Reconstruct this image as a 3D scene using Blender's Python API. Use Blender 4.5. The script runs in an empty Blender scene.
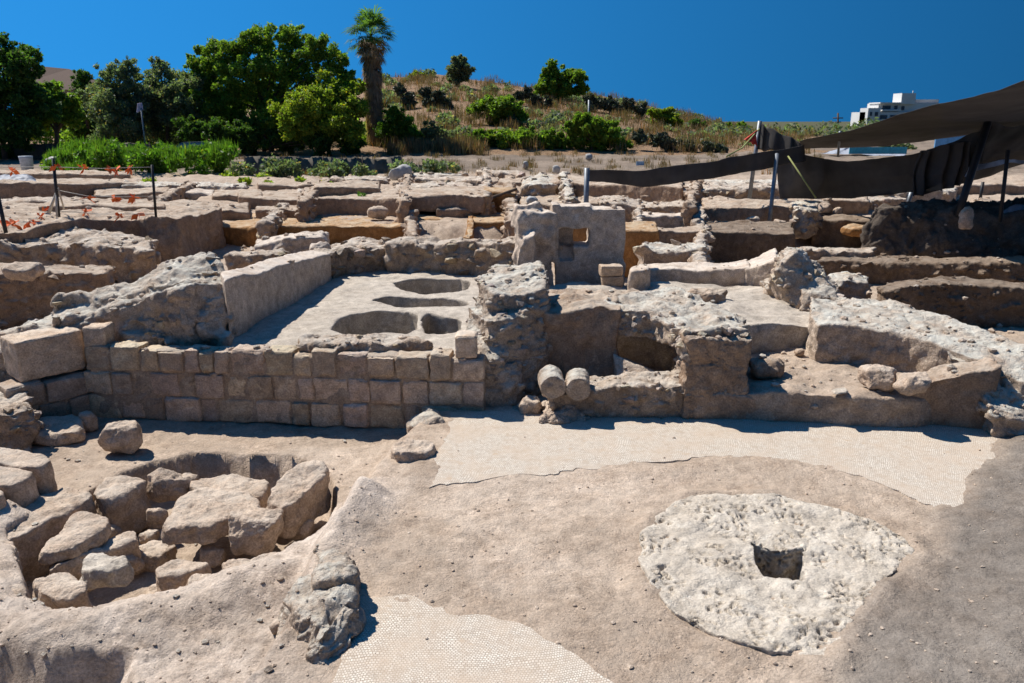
import bpy, bmesh, math, random
import numpy as np
from mathutils import Vector, Matrix
from mathutils.geometry import tessellate_polygon

SC = bpy.context.scene
COL = SC.collection
R = math.radians
# ------------------------------------------------------------------ camera
CAM_H, FPX, PITCH = 3.25, 796.0, R(15.5)
cam_d = bpy.data.cameras.new('camera'); cam = bpy.data.objects.new('camera', cam_d); COL.objects.link(cam)
cam.location = (0, 0, CAM_H); cam.rotation_euler = (R(90) - PITCH, 0, 0)
cam_d.sensor_width = 36.0; cam_d.lens = FPX / 1024 * 36; cam_d.clip_start = .05; cam_d.clip_end = 6000
cam_d.dof.use_dof = True; cam_d.dof.focus_distance = 8.0; cam_d.dof.aperture_fstop = 4.0
SC.camera = cam
# ------------------------------------------------------------------ sky + sun
SUN_EL, SUN_AZ = R(52), math.atan2(-.80, .60)          # sun stands to the left, behind the dig
wd = bpy.data.worlds.new('World'); SC.world = wd; wd.use_nodes = True
nt = wd.node_tree; bg = nt.nodes['Background']
sky = nt.nodes.new('ShaderNodeTexSky'); sky.sky_type = 'NISHITA'; sky.sun_disc = False
sky.sun_elevation = SUN_EL; sky.sun_rotation = SUN_AZ
sky.altitude = 0; sky.air_density = 1.0; sky.dust_density = 0.15; sky.ozone_density = 4.0
tc = nt.nodes.new('ShaderNodeTexCoord'); sx_ = nt.nodes.new('ShaderNodeSeparateXYZ'); cx_ = nt.nodes.new('ShaderNodeCombineXYZ')
nt.links.new(tc.outputs['Generated'], sx_.inputs[0])
ab_ = nt.nodes.new('ShaderNodeMath'); ab_.operation = 'ABSOLUTE'; nt.links.new(sx_.outputs['Z'], ab_.inputs[0])
ma_ = nt.nodes.new('ShaderNodeMath'); ma_.operation = 'MULTIPLY_ADD'; nt.links.new(ab_.outputs[0], ma_.inputs[0]); ma_.inputs[1].default_value = .8; ma_.inputs[2].default_value = .30
nt.links.new(sx_.outputs['X'], cx_.inputs[0]); nt.links.new(sx_.outputs['Y'], cx_.inputs[1]); nt.links.new(ma_.outputs[0], cx_.inputs[2])
nz_ = nt.nodes.new('ShaderNodeVectorMath'); nz_.operation = 'NORMALIZE'; nt.links.new(cx_.outputs[0], nz_.inputs[0]); nt.links.new(nz_.outputs[0], sky.inputs['Vector'])
hs = nt.nodes.new('ShaderNodeMix'); hs.data_type = 'RGBA'; hs.blend_type = 'MULTIPLY'; hs.inputs[0].default_value = 1
hs.inputs[7].default_value = (.08, .50, .74, 1)          # the deep blue of a clear, dry, polarised sky
nt.links.new(sky.outputs[0], hs.inputs[6])
dt_ = nt.nodes.new('ShaderNodeVectorMath'); dt_.operation = 'DOT_PRODUCT'; nt.links.new(tc.outputs['Generated'], dt_.inputs[0])
dt_.inputs[1].default_value = (math.sin(SUN_AZ) * math.cos(SUN_EL), math.cos(SUN_AZ) * math.cos(SUN_EL), math.sin(SUN_EL))
mr_ = nt.nodes.new('ShaderNodeMapRange'); ad_ = nt.nodes.new('ShaderNodeMath'); ad_.operation = 'ABSOLUTE'; nt.links.new(dt_.outputs['Value'], ad_.inputs[0]); mr_.clamp = False; nt.links.new(ad_.outputs[0], mr_.inputs[0])   # darkest at a right angle to the sun
for k_, v_ in (('From Min', .10), ('From Max', .70), ('To Min', .36), ('To Max', .66)): mr_.inputs[k_].default_value = v_
h2_ = nt.nodes.new('ShaderNodeVectorMath'); h2_.operation = 'SCALE'; nt.links.new(hs.outputs[2], h2_.inputs[0]); nt.links.new(mr_.outputs[0], h2_.inputs['Scale'])
nt.links.new(h2_.outputs[0], bg.inputs['Color'])
bg.inputs['Strength'].default_value = 0.17
sd = bpy.data.lights.new('sun', 'SUN'); so = bpy.data.objects.new('sun', sd); COL.objects.link(so)
sd.energy = 4.6; sd.angle = R(.5); sd.color = (1, .94, .86)
sv = Vector((math.sin(SUN_AZ) * math.cos(SUN_EL), math.cos(SUN_AZ) * math.cos(SUN_EL), math.sin(SUN_EL)))
so.rotation_euler = sv.to_track_quat('Z', 'Y').to_euler(); so.location = sv * 60
SC.view_settings.view_transform = 'Standard'; SC.view_settings.look = 'None'
SC.view_settings.exposure = 0.56; SC.view_settings.gamma = 1; SC.view_settings.use_curve_mapping = False

# ------------------------------------------------------------------ projection helpers
cp, sp = math.cos(PITCH), math.sin(PITCH)
def ray(px, py):
    u = (px - 512) / FPX; v = (py - 341.5) / FPX
    return Vector((u, cp - v * sp, -sp - v * cp))
def at(px, py, z):
    d = ray(px, py); t = (z - CAM_H) / d.z
    return Vector((d.x * t, d.y * t, z))
def atY(px, py, Y):
    d = ray(px, py); t = Y / d.y
    return Vector((d.x * t, Y, CAM_H + d.z * t))
def z_at(py, Y):
    d = ray(512, py); return CAM_H + d.z * Y / d.y
def pxm(Y, z=0.):                                         # metres per pixel at a depth
    return (Y * cp + (CAM_H - z) * sp) / FPX
# ------------------------------------------------------------------ numpy noise
def _h(ix, iy, iz, s):
    n = (ix.astype(np.int64) * 73856093) ^ (iy.astype(np.int64) * 19349663) ^ (iz.astype(np.int64) * 83492791) ^ (s * 2654435761)
    n = n & 0xffffffff
    n = ((n ^ (n >> 15)) * 2246822519) & 0xffffffff
    n = ((n ^ (n >> 13)) * 3266489917) & 0xffffffff
    return ((n ^ (n >> 16)) & 0xffffff) / float(0xffffff)
def vn(p, s=0):
    f = np.floor(p); w = p - f; w = w * w * w * (w * (w * 6 - 15) + 10)
    ix, iy, iz = (f[:, k].astype(np.int64) for k in range(3)); r = 0
    for a in (0, 1):
        wx = w[:, 0] if a else 1 - w[:, 0]
        for b in (0, 1):
            wy = w[:, 1] if b else 1 - w[:, 1]
            for c in (0, 1):
                r = r + wx * wy * (w[:, 2] if c else 1 - w[:, 2]) * _h(ix + a, iy + b, iz + c, s)
    return r * 2 - 1
def fbm(p, o=4, s=0, g=.5):
    r = 0; a = 1.; t = 0
    for k in range(o):
        r = r + a * vn(p * (2.03 ** k) + 17.3 * k, s + k); t += a; a *= g
    return r / t
def worley(p, s=0, j=.9):
    f = np.floor(p).astype(np.int64); best = np.full(len(p), 9.)
    for a in (-1, 0, 1):
        for b in (-1, 0, 1):
            for c in (-1, 0, 1):
                i = f + np.array([a, b, c])
                q = np.stack([i[:, k] + .5 + j * (_h(i[:, 0], i[:, 1], i[:, 2], s + 11 * k) - .5) for k in range(3)], 1)
                best = np.minimum(best, ((q - p) ** 2).sum(1))
    return np.sqrt(best)
# ------------------------------------------------------------------ materials
def node(t, kind, **kw):
    n = t.nodes.new(kind)
    for k, v in kw.items():
        if k in n.inputs: n.inputs[k].default_value = v
        else: setattr(n, k, v)
    return n
def mixc(t, fac, a, b, mode='MIX'):
    n = t.nodes.new('ShaderNodeMix'); n.data_type = 'RGBA'; n.blend_type = mode
    for i, v in ((0, fac), (6, a), (7, b)):
        if hasattr(v, 'is_output') or isinstance(v, bpy.types.NodeSocket): t.links.new(v, n.inputs[i])
        else: n.inputs[i].default_value = v if i == 0 else (*v, 1) if len(v) == 3 else v
    return n.outputs[2]
def noise(t, vec, scale, detail=6, rough=.6, dist=0.):
    n = t.nodes.new('ShaderNodeTexNoise'); n.inputs['Scale'].default_value = scale; n.inputs['Detail'].default_value = detail
    n.inputs['Roughness'].default_value = rough; n.inputs['Distortion'].default_value = dist
    t.links.new(vec, n.inputs['Vector']); return n.outputs['Fac']
def ramp(t, val, lo, hi):
    n = t.nodes.new('ShaderNodeMapRange'); n.inputs['From Min'].default_value = lo; n.inputs['From Max'].default_value = hi
    t.links.new(val, n.inputs['Value']); return n.outputs[0]
def math_(t, op, a, b):
    n = t.nodes.new('ShaderNodeMath'); n.operation = op
    for i, v in ((0, a), (1, b)):
        if isinstance(v, bpy.types.NodeSocket): t.links.new(v, n.inputs[i])
        else: n.inputs[i].default_value = v
    return n.outputs[0]
def base_mat(name):
    m = bpy.data.materials.new(name); m.use_nodes = True; t = m.node_tree
    b = t.nodes['Principled BSDF']; b.inputs['Roughness'].default_value = .95
    b.inputs['Specular IOR Level'].default_value = .15
    return m, t, b
def earth_mat(name, lo, hi, dust=(.56, .48, .39), dust_amt=.5, bump=.6, attr=False, cobble=0., k=1.0, strata=0.):
    m, t, b = base_mat(name)
    pos = t.nodes.new('ShaderNodeNewGeometry')
    P = pos.outputs['Position']
    c = mixc(t, ramp(t, noise(t, P, 1.1 * k, 5, .65, .3), .34, .66), lo, hi)
    c = mixc(t, ramp(t, noise(t, P, 7 * k, 5, .7), .38, .72), c, tuple(x * .62 for x in lo))
    c = mixc(t, ramp(t, noise(t, P, 5.3 * k, 6, .7, .4), .55, .75), c, tuple(min(.75, x * 1.22) for x in hi))
    if strata:                                             # trowel-cut faces: upright scraping marks
        ms = t.nodes.new('ShaderNodeMapping'); ms.inputs['Scale'].default_value = (1, 1, .16); t.links.new(P, ms.inputs[0])
        st_ = noise(t, ms.outputs[0], 4.5 * k, 5, .65)
        c = mixc(t, math_(t, 'MULTIPLY', ramp(t, st_, .45, .70), .6), c, tuple(x * .66 for x in lo))
    g = noise(t, P, 55 * k, 3, .6)
    c = mixc(t, .55, c, mixc(t, ramp(t, g, .3, .7), (.25, .25, .25), (.8, .8, .8)), 'OVERLAY')
    if dust_amt > 0:                                       # lime dust lying on whatever faces up
        sx = t.nodes.new('ShaderNodeSeparateXYZ'); t.links.new(pos.outputs['Normal'], sx.inputs[0])
        up = ramp(t, sx.outputs['Z'], .35, .95)
        f = math_(t, 'MULTIPLY', up, ramp(t, noise(t, P, 3.1 * k, 5, .7), .32, .62))
        c = mixc(t, math_(t, 'MULTIPLY', f, dust_amt), c, dust)
    if attr:
        a = t.nodes.new('ShaderNodeAttribute'); a.attribute_name = 'tint'
        c = mixc(t, 1.0, c, a.outputs['Color'], 'MULTIPLY')
    t.links.new(c, b.inputs['Base Color'])
    hgt = math_(t, 'ADD', noise(t, P, 14 * k, 6, .7), math_(t, 'MULTIPLY', noise(t, P, 60 * k, 4, .7), .45))
    if cobble:
        vo = t.nodes.new('ShaderNodeTexVoronoi'); vo.inputs['Scale'].default_value = 11 * k; t.links.new(P, vo.inputs['Vector'])
        hgt = math_(t, 'SUBTRACT', hgt, math_(t, 'MULTIPLY', vo.outputs['Distance'], cobble))
    if strata: hgt = math_(t, 'ADD', hgt, math_(t, 'MULTIPLY', st_, 1.2))
    bp = t.nodes.new('ShaderNodeBump'); bp.inputs['Strength'].default_value = bump; bp.inputs['Distance'].default_value = (.032 if name == 'ground_earth' else .06) / k
    t.links.new(hgt, bp.inputs['Height']); t.links.new(bp.outputs[0], b.inputs['Normal'])
    return m
def plain(name, c, rough=.7, metal=0., var=.25, sc=8., spec=.3):
    m, t, b = base_mat(name)
    b.inputs['Roughness'].default_value = rough; b.inputs['Metallic'].default_value = metal; b.inputs['Specular IOR Level'].default_value = spec
    g = t.nodes.new('ShaderNodeNewGeometry')
    f = noise(t, g.outputs['Position'], sc, 5, .65)
    t.links.new(mixc(t, ramp(t, f, .3, .7), tuple(x * (1 - var) for x in c), tuple(min(1, x * (1 + var)) for x in c)), b.inputs['Base Color'])
    return m
def leaf_mat(name, c, transl=.55):
    m, t, b = base_mat(name)
    a = t.nodes.new('ShaderNodeAttribute'); a.attribute_name = 'tint'
    col = mixc(t, 1.0, (*c, 1), a.outputs['Color'], 'MULTIPLY')
    b.inputs['Roughness'].default_value = .55; b.inputs['Specular IOR Level'].default_value = .25
    t.links.new(col, b.inputs['Base Color'])
    tr = t.nodes.new('ShaderNodeBsdfTranslucent'); t.links.new(mixc(t, 1.0, col, (1.1, 1.25, .5, 1), 'MULTIPLY'), tr.inputs['Color'])
    mx = t.nodes.new('ShaderNodeMixShader'); mx.inputs[0].default_value = transl
    t.links.new(b.outputs[0], mx.inputs[1]); t.links.new(tr.outputs[0], mx.inputs[2])
    t.links.new(mx.outputs[0], t.nodes['Material Output'].inputs['Surface'])
    return m
def mosaic_mat(name):
    m, t, b = base_mat(name)
    g = t.nodes.new('ShaderNodeNewGeometry'); P = g.outputs['Position']
    nz = t.nodes.new('ShaderNodeTexNoise'); nz.inputs['Scale'].default_value = 1.3; nz.inputs['Detail'].default_value = 2
    t.links.new(P, nz.inputs['Vector'])
    vm = t.nodes.new('ShaderNodeVectorMath'); vm.operation = 'MULTIPLY_ADD'
    t.links.new(nz.outputs['Color'], vm.inputs[0]); vm.inputs[1].default_value = (.22, .22, 0); t.links.new(P, vm.inputs[2])
    nz2 = t.nodes.new('ShaderNodeTexNoise'); nz2.inputs['Scale'].default_value = 24; nz2.inputs['Detail'].default_value = 1
    t.links.new(P, nz2.inputs['Vector'])
    vm2 = t.nodes.new('ShaderNodeVectorMath'); vm2.operation = 'MULTIPLY_ADD'
    t.links.new(nz2.outputs['Color'], vm2.inputs[0]); vm2.inputs[1].default_value = (.016, .016, 0); t.links.new(vm.outputs[0], vm2.inputs[2])
    mp = t.nodes.new('ShaderNodeMapping'); mp.inputs['Rotation'].default_value = (0, 0, R(-6)); t.links.new(vm2.outputs[0], mp.inputs[0])
    br = t.nodes.new('ShaderNodeTexBrick'); t.links.new(mp.outputs[0], br.inputs['Vector'])
    br.inputs['Scale'].default_value = 1.0; br.inputs['Brick Width'].default_value = .0205; br.inputs['Row Height'].default_value = .0190
    br.inputs['Mortar Size'].default_value = .0030; br.inputs['Mortar Smooth'].default_value = .5; br.inputs['Bias'].default_value = .1
    br.inputs['Color1'].default_value = (.74, .685, .59, 1); br.inputs['Color2'].default_value = (.62, .555, .47, 1)
    br.inputs['Mortar'].default_value = (.31, .25, .19, 1); br.offset = .5
    vt = t.nodes.new('ShaderNodeTexVoronoi'); vt.inputs['Scale'].default_value = 46; t.links.new(vm2.outputs[0], vt.inputs['Vector'])
    sv_ = t.nodes.new('ShaderNodeSeparateColor'); t.links.new(vt.outputs['Color'], sv_.inputs[0])
    brc = mixc(t, math_(t, 'MULTIPLY', ramp(t, sv_.outputs[0], .5, 1.), .55), br.outputs['Color'], (.36, .30, .24))
    dirt = noise(t, P, 2.3, 6, .7)
    c = mixc(t, math_(t, 'MULTIPLY', ramp(t, dirt, .42, .66), .8), brc, (.50, .40, .305))
    c = mixc(t, math_(t, 'MULTIPLY', ramp(t, noise(t, P, 9, 5, .7), .50, .70), .6), c, (.40, .315, .235))
    c = mixc(t, ramp(t, noise(t, P, 4.2, 6, .75, .5), .60, .68), c, (.47, .37, .275))
    t.links.new(c, b.inputs['Base Color'])
    bp = t.nodes.new('ShaderNodeBump'); bp.inputs['Strength'].default_value = .5; bp.inputs['Distance'].default_value = .008
    hh = math_(t, 'ADD', math_(t, 'MULTIPLY', br.outputs['Fac'], -1.), math_(t, 'MULTIPLY', noise(t, P, 60, 4, .6), .8))
    t.links.new(hh, bp.inputs['Height']); t.links.new(bp.outputs[0], b.inputs['Normal'])
    return m
def net_mat(name, c, open_=.06):
    m, t, b = base_mat(name)
    g = t.nodes.new('ShaderNodeNewGeometry')
    f = noise(t, g.outputs['Position'], 1.2, 4, .6)
    t.links.new(mixc(t, ramp(t, f, .3, .7), tuple(x * .7 for x in c), tuple(x * 1.3 for x in c)), b.inputs['Base Color'])
    tr = t.nodes.new('ShaderNodeBsdfTransparent'); mx = t.nodes.new('ShaderNodeMixShader'); mx.inputs[0].default_value = open_
    t.links.new(b.outputs[0], mx.inputs[1]); t.links.new(tr.outputs[0], mx.inputs[2])
    t.links.new(mx.outputs[0], t.nodes['Material Output'].inputs['Surface'])
    return m
M = dict(
    ground=earth_mat('ground_earth', (.365, .270, .195), (.475, .372, .282), (.55, .455, .36), .4, .9, attr=True),
    earth=earth_mat('balk_earth', (0.359, 0.243, 0.164), (0.473, 0.336, 0.233), (0.617, 0.528, 0.421), .8, .8, strata=1.),
    orange=earth_mat('orange_earth', (.36, .175, .062), (.46, .24, .095), (.53, .41, .275), 1., .7, strata=1.),
    rubble=earth_mat('rubble_masonry', (0.390, 0.279, 0.194), (0.542, 0.406, 0.293), (0.701, 0.634, 0.538), .8, .9, attr=True, cobble=.5),
    pale=earth_mat('lime_rubble', (0.453, 0.342, 0.251), (0.615, 0.488, 0.374), (0.720, 0.707, 0.620), .8, .9, attr=True, cobble=.4),
    plaster=earth_mat('lime_plaster', (0.474, 0.371, 0.285), (0.600, 0.483, 0.378), (0.681, 0.624, 0.548), .6, .4),
    floor=earth_mat('plaster_floor', (0.380, 0.324, 0.262), (0.500, 0.439, 0.362), (0.550, 0.489, 0.412), .4, .4),
    block=earth_mat('cut_stone', (0.515, 0.376, 0.263), (0.643, 0.479, 0.341), (0.678, 0.610, 0.515), .6, .6, attr=True),
    stone=earth_mat('field_stone', (0.467, 0.343, 0.246), (0.613, 0.473, 0.356), (0.678, 0.610, 0.515), .5, .7, attr=False),
    white=earth_mat('white_limestone', (.46, .385, .30), (.62, .55, .455), (.65, .585, .495), .5, .6),
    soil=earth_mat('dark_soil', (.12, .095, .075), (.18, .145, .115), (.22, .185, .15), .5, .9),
    brown=earth_mat('brown_and_shaded_earth', (.17, .115, .075), (.25, .175, .12), (.40, .33, .26), .6, .8, strata=1.),  # deep brown soil; also the nets' shadow painted on the rear trench walls
    mosaic=mosaic_mat('white_mosaic'),
    net=net_mat('black_shade_net', (.062, .058, .055), .10),
    metal=plain('galvanised_steel', (.20, .22, .24), .5, .5),
    black=plain('black_paint', (.02, .02, .022), .5),
    bark=plain('bark', (.11, .08, .058), .9),
    dead=leaf_mat('dead_fronds', (.42, .30, .21), .5),
)
# ------------------------------------------------------------------ object helpers
def tag(o, label=None, cat=None, group=None, kind=None):
    if label: o['label'] = label
    if cat: o['category'] = cat
    if group: o['group'] = group
    if kind: o['kind'] = kind
    elif cat: o['kind'] = 'thing'
    return o
def thing(name, label, cat, loc, group=None):
    o = bpy.data.objects.new(name, None); COL.objects.link(o); o.location = loc; o.empty_display_size = .2
    return tag(o, label, cat, group)
def link(name, me, mat, parent=None, recenter=True, smooth=True):
    n = len(me.vertices)
    o = bpy.data.objects.new(name, me); me.name = name
    me.materials.clear(); me.materials.append(mat)
    if mat.name in ('rubble_masonry', 'lime_rubble', 'cut_stone', 'ground_earth') and 'tint' not in me.color_attributes: tint_attr(me, np.ones((n, 3)))
    if smooth: me.polygons.foreach_set('use_smooth', [True] * len(me.polygons))
    COL.objects.link(o)
    if parent is not None:
        o.parent = parent; loc = parent.location
        q = parent
        while q.parent: q = q.parent; loc = loc + q.location
        me.transform(Matrix.Translation(-loc))
    elif recenter and n:
        co = np.empty(n * 3, np.float32); me.vertices.foreach_get('co', co); co = co.reshape(-1, 3)
        c = Vector(((co[:, 0].min() + co[:, 0].max()) / 2, (co[:, 1].min() + co[:, 1].max()) / 2, co[:, 2].min()))
        me.transform(Matrix.Translation(-c)); o.location = c
    me.update()
    return o
def mesh_np(name, co, faces):
    me = bpy.data.meshes.new(name); me.from_pydata([tuple(c) for c in co], [], faces); me.update(); return me
def tint_attr(me, cols):                                    # cols per vertex (n,3)
    a = me.color_attributes.new('tint', 'FLOAT_COLOR', 'POINT')
    c = np.ones((len(me.vertices), 4), np.float32); c[:, :3] = cols
    a.data.foreach_set('color', c.ravel())

def _unit_hulls():
    rg = random.Random(77); out = []
    for _ in range(14):
        bm = bmesh.new()
        for k in range(13):
            v = Vector((rg.gauss(0, 1), rg.gauss(0, 1), rg.gauss(0, 1))).normalized(); q = [math.copysign(abs(t) ** .62, t) for t in v]; bm.verts.new(q)
        r = bmesh.ops.convex_hull(bm, input=bm.verts)
        bmesh.ops.delete(bm, geom=list({e for e in r['geom_interior'] + r['geom_unused'] if isinstance(e, bmesh.types.BMVert)}), context='VERTS')
        bmesh.ops.recalc_face_normals(bm, faces=bm.faces); bm.verts.index_update()
        out.append((np.array([v.co[:] for v in bm.verts]), [tuple(v.index for v in f.verts) for f in bm.faces])); bm.free()
    return out
UH = _unit_hulls()
def add_stones(me, r0, r1, dens, sd, cap=1500):
    """separate angular stones bedded in the finished surface of a rubble mass"""
    n = len(me.vertices); co = np.empty(n * 3, np.float32); me.vertices.foreach_get('co', co); co = co.reshape(-1, 3)
    P = len(me.polygons); ar = np.empty(P, np.float32); me.polygons.foreach_get('area', ar)
    nr = np.empty(P * 3, np.float32); me.polygons.foreach_get('normal', nr); nr = nr.reshape(-1, 3)
    ce = np.empty(P * 3, np.float32); me.polygons.foreach_get('center', ce); ce = ce.reshape(-1, 3)
    patch = np.clip(.55 + 1.5 * vn(ce.astype(float) * 1.4, sd), 0, 1)
    w = ar * (nr[:, 2] > -.3) * (nr[:, 1] < .5) * patch * np.where(nr[:, 2] > .6, .22, 1.); A = w.sum()
    if A <= 0: return
    rg = np.random.default_rng(sd); k = min(cap, int(A * dens)); idx = rg.choice(P, k, p=w / A)
    V = []; F = []; T = []; base = n
    for i in idx:
        r = r0 + (r1 - r0) * rg.random() ** 2.2; hv, hf = UH[rg.integers(len(UH))]
        m = np.array(Matrix.Rotation(rg.uniform(0, 6.28), 3, 'Z') @ Matrix.Rotation(rg.uniform(-.5, .5), 3, 'X') @ Matrix.Diagonal((rg.uniform(.9, 1.5), rg.uniform(.7, 1.1), rg.uniform(.5, .9))))
        V.append((m @ hv.T).T * r + ce[i] - nr[i] * r * rg.uniform(.0, .45)); F += [tuple(base + q for q in f) for f in hf]; base += len(hv)
        t = rg.uniform(.72, 1.18); T.append(np.tile([t, t * rg.uniform(.95, 1.02), t * rg.uniform(.88, 1.04)], (len(hv), 1)))
    if not V: return
    V = np.concatenate(V); old = [tuple(p.vertices) for p in me.polygons]
    me.clear_geometry(); me.from_pydata(np.concatenate([co, V]).tolist(), [], old + F)
    me.polygons.foreach_set('use_smooth', [True] * len(old) + [False] * len(F))
    tint_attr(me, np.concatenate([np.ones((n, 3))] + T)); me.update()
class Solid:
    def __init__(s): s.v = []; s.f = []
    def prism(s, top, zb, holes=(), flare=0.):
        """top: list of Vectors; extruded straight down to zb"""
        rings = [top] + list(holes); base = len(s.v); flat = [p for r in rings for p in r]
        c = sum(top, Vector()) / len(top)
        low = []
        for p in flat:
            d = Vector((p.x - c.x, p.y - c.y, 0)); low.append(Vector((p.x, p.y, zb)) + (d.normalized() * flare if d.length > 0 and flare else Vector()))
        tri = tessellate_polygon([[Vector((p.x, p.y, 0)) for p in r] for r in rings])
        n = len(flat); s.v += [tuple(p) for p in flat] + [tuple(p) for p in low]
        for t in tri:
            a, b, cc = (flat[i] for i in t)
            up = (b.x - a.x) * (cc.y - a.y) - (b.y - a.y) * (cc.x - a.x) > 0
            t = tuple(t) if up else tuple(reversed(t))
            s.f.append(tuple(base + i for i in t)); s.f.append(tuple(base + n + i for i in reversed(t)))
        k = 0
        for ri, r in enumerate(rings):
            m = len(r); area = sum(r[i].x * r[(i + 1) % m].y - r[(i + 1) % m].x * r[i].y for i in range(m))
            ccw = area > 0
            if ri: ccw = not ccw
            for i in range(m):
                a, b2 = base + k + i, base + k + (i + 1) % m
                q = (a, a + n, b2 + n, b2)
                s.f.append(q if ccw else tuple(reversed(q)))
            k += m
        return s
    def hull(s, pts):
        bm = bmesh.new()
        for p in pts: bm.verts.new(p)
        r = bmesh.ops.convex_hull(bm, input=bm.verts)
        bmesh.ops.delete(bm, geom=list({e for e in r['geom_interior'] + r['geom_unused'] if isinstance(e, bmesh.types.BMVert)}), context='VERTS')
        bmesh.ops.recalc_face_normals(bm, faces=bm.faces); bm.verts.index_update()
        b = len(s.v); s.v += [tuple(v.co) for v in bm.verts]; s.f += [tuple(b + v.index for v in f.verts) for f in bm.faces]
        bm.free(); return s
    def box(s, c, h, rot=0., tilt=0.):
        mt = Matrix.Translation(c) @ Matrix.Rotation(rot, 4, 'Z') @ Matrix.Rotation(tilt, 4, 'X')
        return s.hull([mt @ Vector((x * h[0], y * h[1], z * h[2])) for x in (-1, 1) for y in (-1, 1) for z in (-1, 1)])
    def stones(s, r0, r1, dens, sd, cap=700, sink=.12):
        """field stones set into the faces of the mass, standing proud of them"""
        rg = random.Random(sd); bm = bmesh.new(); vs = [bm.verts.new(v) for v in s.v]
        for f in s.f:
            try: bm.faces.new([vs[i] for i in f])
            except ValueError: pass
        bmesh.ops.triangulate(bm, faces=bm.faces[:]); bm.normal_update()
        T = [(f.calc_area(), [v.co.copy() for v in f.verts], f.normal.copy()) for f in bm.faces if f.normal.z > -.5 and max(v.co.z for v in f.verts) > -.1 and not (f.normal.y > .6)]; bm.free()
        A = sum(t[0] for t in T); n = min(cap, int(A * dens))
        if not T: return s
        for t in rg.choices(T, weights=[t[0] for t in T], k=n):
            u, w = rg.random(), rg.random()
            if u + w > 1: u, w = 1 - u, 1 - w
            a, b, c = t[1]; p = a + (b - a) * u + (c - a) * w
            r = r0 + (r1 - r0) * rg.random() ** 2; r *= .62 if t[2].z > .6 else 1.
            if t[2].z > .6 and rg.random() < .6: continue
            hv, hf = rg.choice(UH)
            m = Matrix.Rotation(rg.uniform(0, 6.28), 3, 'Z') @ Matrix.Rotation(rg.uniform(-.4, .4), 3, 'X') @ Matrix.Diagonal((rg.uniform(.9, 1.5), rg.uniform(.7, 1.1), rg.uniform(.5, .9)))
            q = (np.array(m) @ hv.T).T * r + np.array(p - t[2] * r * rg.uniform(sink - .3, sink + .35))
            base = len(s.v); s.v += [tuple(x) for x in q]; s.f += [tuple(base + i for i in f) for f in hf]
        return s
    def mesh(s, name, voxel=None, warp=(.03, 1.6), rough=(.015, 7.), cob=None, pits=None, seed=0, smooth=0):
        me = bpy.data.meshes.new(name); me.from_pydata(s.v, [], s.f); me.update()
        if voxel:
            o = bpy.data.objects.new('work', me); COL.objects.link(o)
            md = o.modifiers.new('r', 'REMESH'); md.mode = 'VOXEL'; md.voxel_size = voxel; md.adaptivity = 0
            dg = bpy.context.evaluated_depsgraph_get(); m2 = bpy.data.meshes.new_from_object(o.evaluated_get(dg))
            bpy.data.objects.remove(o); bpy.data.meshes.remove(me); me = m2; me.name = name
        n = len(me.vertices); co = np.empty(n * 3, np.float32); me.vertices.foreach_get('co', co); co = co.reshape(-1, 3).astype(np.float64)
        if smooth:
            E = np.empty(len(me.edges) * 2, np.int32); me.edges.foreach_get('vertices', E); E = E.reshape(-1, 2); cnt = np.bincount(E.ravel(), minlength=n)[:, None] + 1e-9
            for _ in range(smooth):
                acc = np.zeros_like(co)
                for k_ in range(3): acc[:, k_] = np.bincount(E[:, 0], co[E[:, 1], k_], n) + np.bincount(E[:, 1], co[E[:, 0], k_], n)
                co = co * .4 + acc / cnt * .6
            me.vertices.foreach_set('co', co.astype(np.float32).ravel()); me.update()
        nr = np.empty(n * 3, np.float32); me.vertex_normals.foreach_get('vector', nr); nr = nr.reshape(-1, 3)
        p = co.copy()
        if warp:
            a, f = warp
            co += a * np.stack([fbm(p * f + 31 * k, 3, seed + 5 * k) for k in range(3)], 1) * 1.6
        d = np.zeros(n)
        if rough: d += rough[0] * fbm(p * rough[1], 6, seed + 50, .62) * 1.7
        if cob:
            q = p + .25 / cob[1] * np.stack([vn(p * cob[1] * 1.7 + 9 * k, seed + 70 + k) for k in range(3)], 1)
            w = worley(q * cob[1], seed + 60); mask = np.clip(.75 + .7 * vn(p * 1.1, seed + 3), 0.15, 1)
            d += cob[0] * (.55 - w) * 1.8 * mask
        if pits:
            q = p + .3 / pits[1] * np.stack([vn(p * pits[1] * 1.9 + 5 * k, seed + 80 + k) for k in range(3)], 1)
            w = worley(q * pits[1], seed + 90); mk = np.clip(vn(p * pits[1] * .35, seed + 4) * 1.6 + .35, 0, 1)
            d -= pits[0] * np.clip(1 - w / .42, 0, 1) ** .7 * mk
        co += nr * d[:, None]
        me.vertices.foreach_set('co', co.astype(np.float32).ravel()); me.update()
        return me
NS = [0]
def seed(): NS[0] += 1; return NS[0] * 7
def vox(Y): return max(.012, 1.7 * Y / FPX)
def PX(pts, z=None): return [at(p[0], p[1], p[2] if len(p) > 2 else z) for p in pts]

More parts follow.
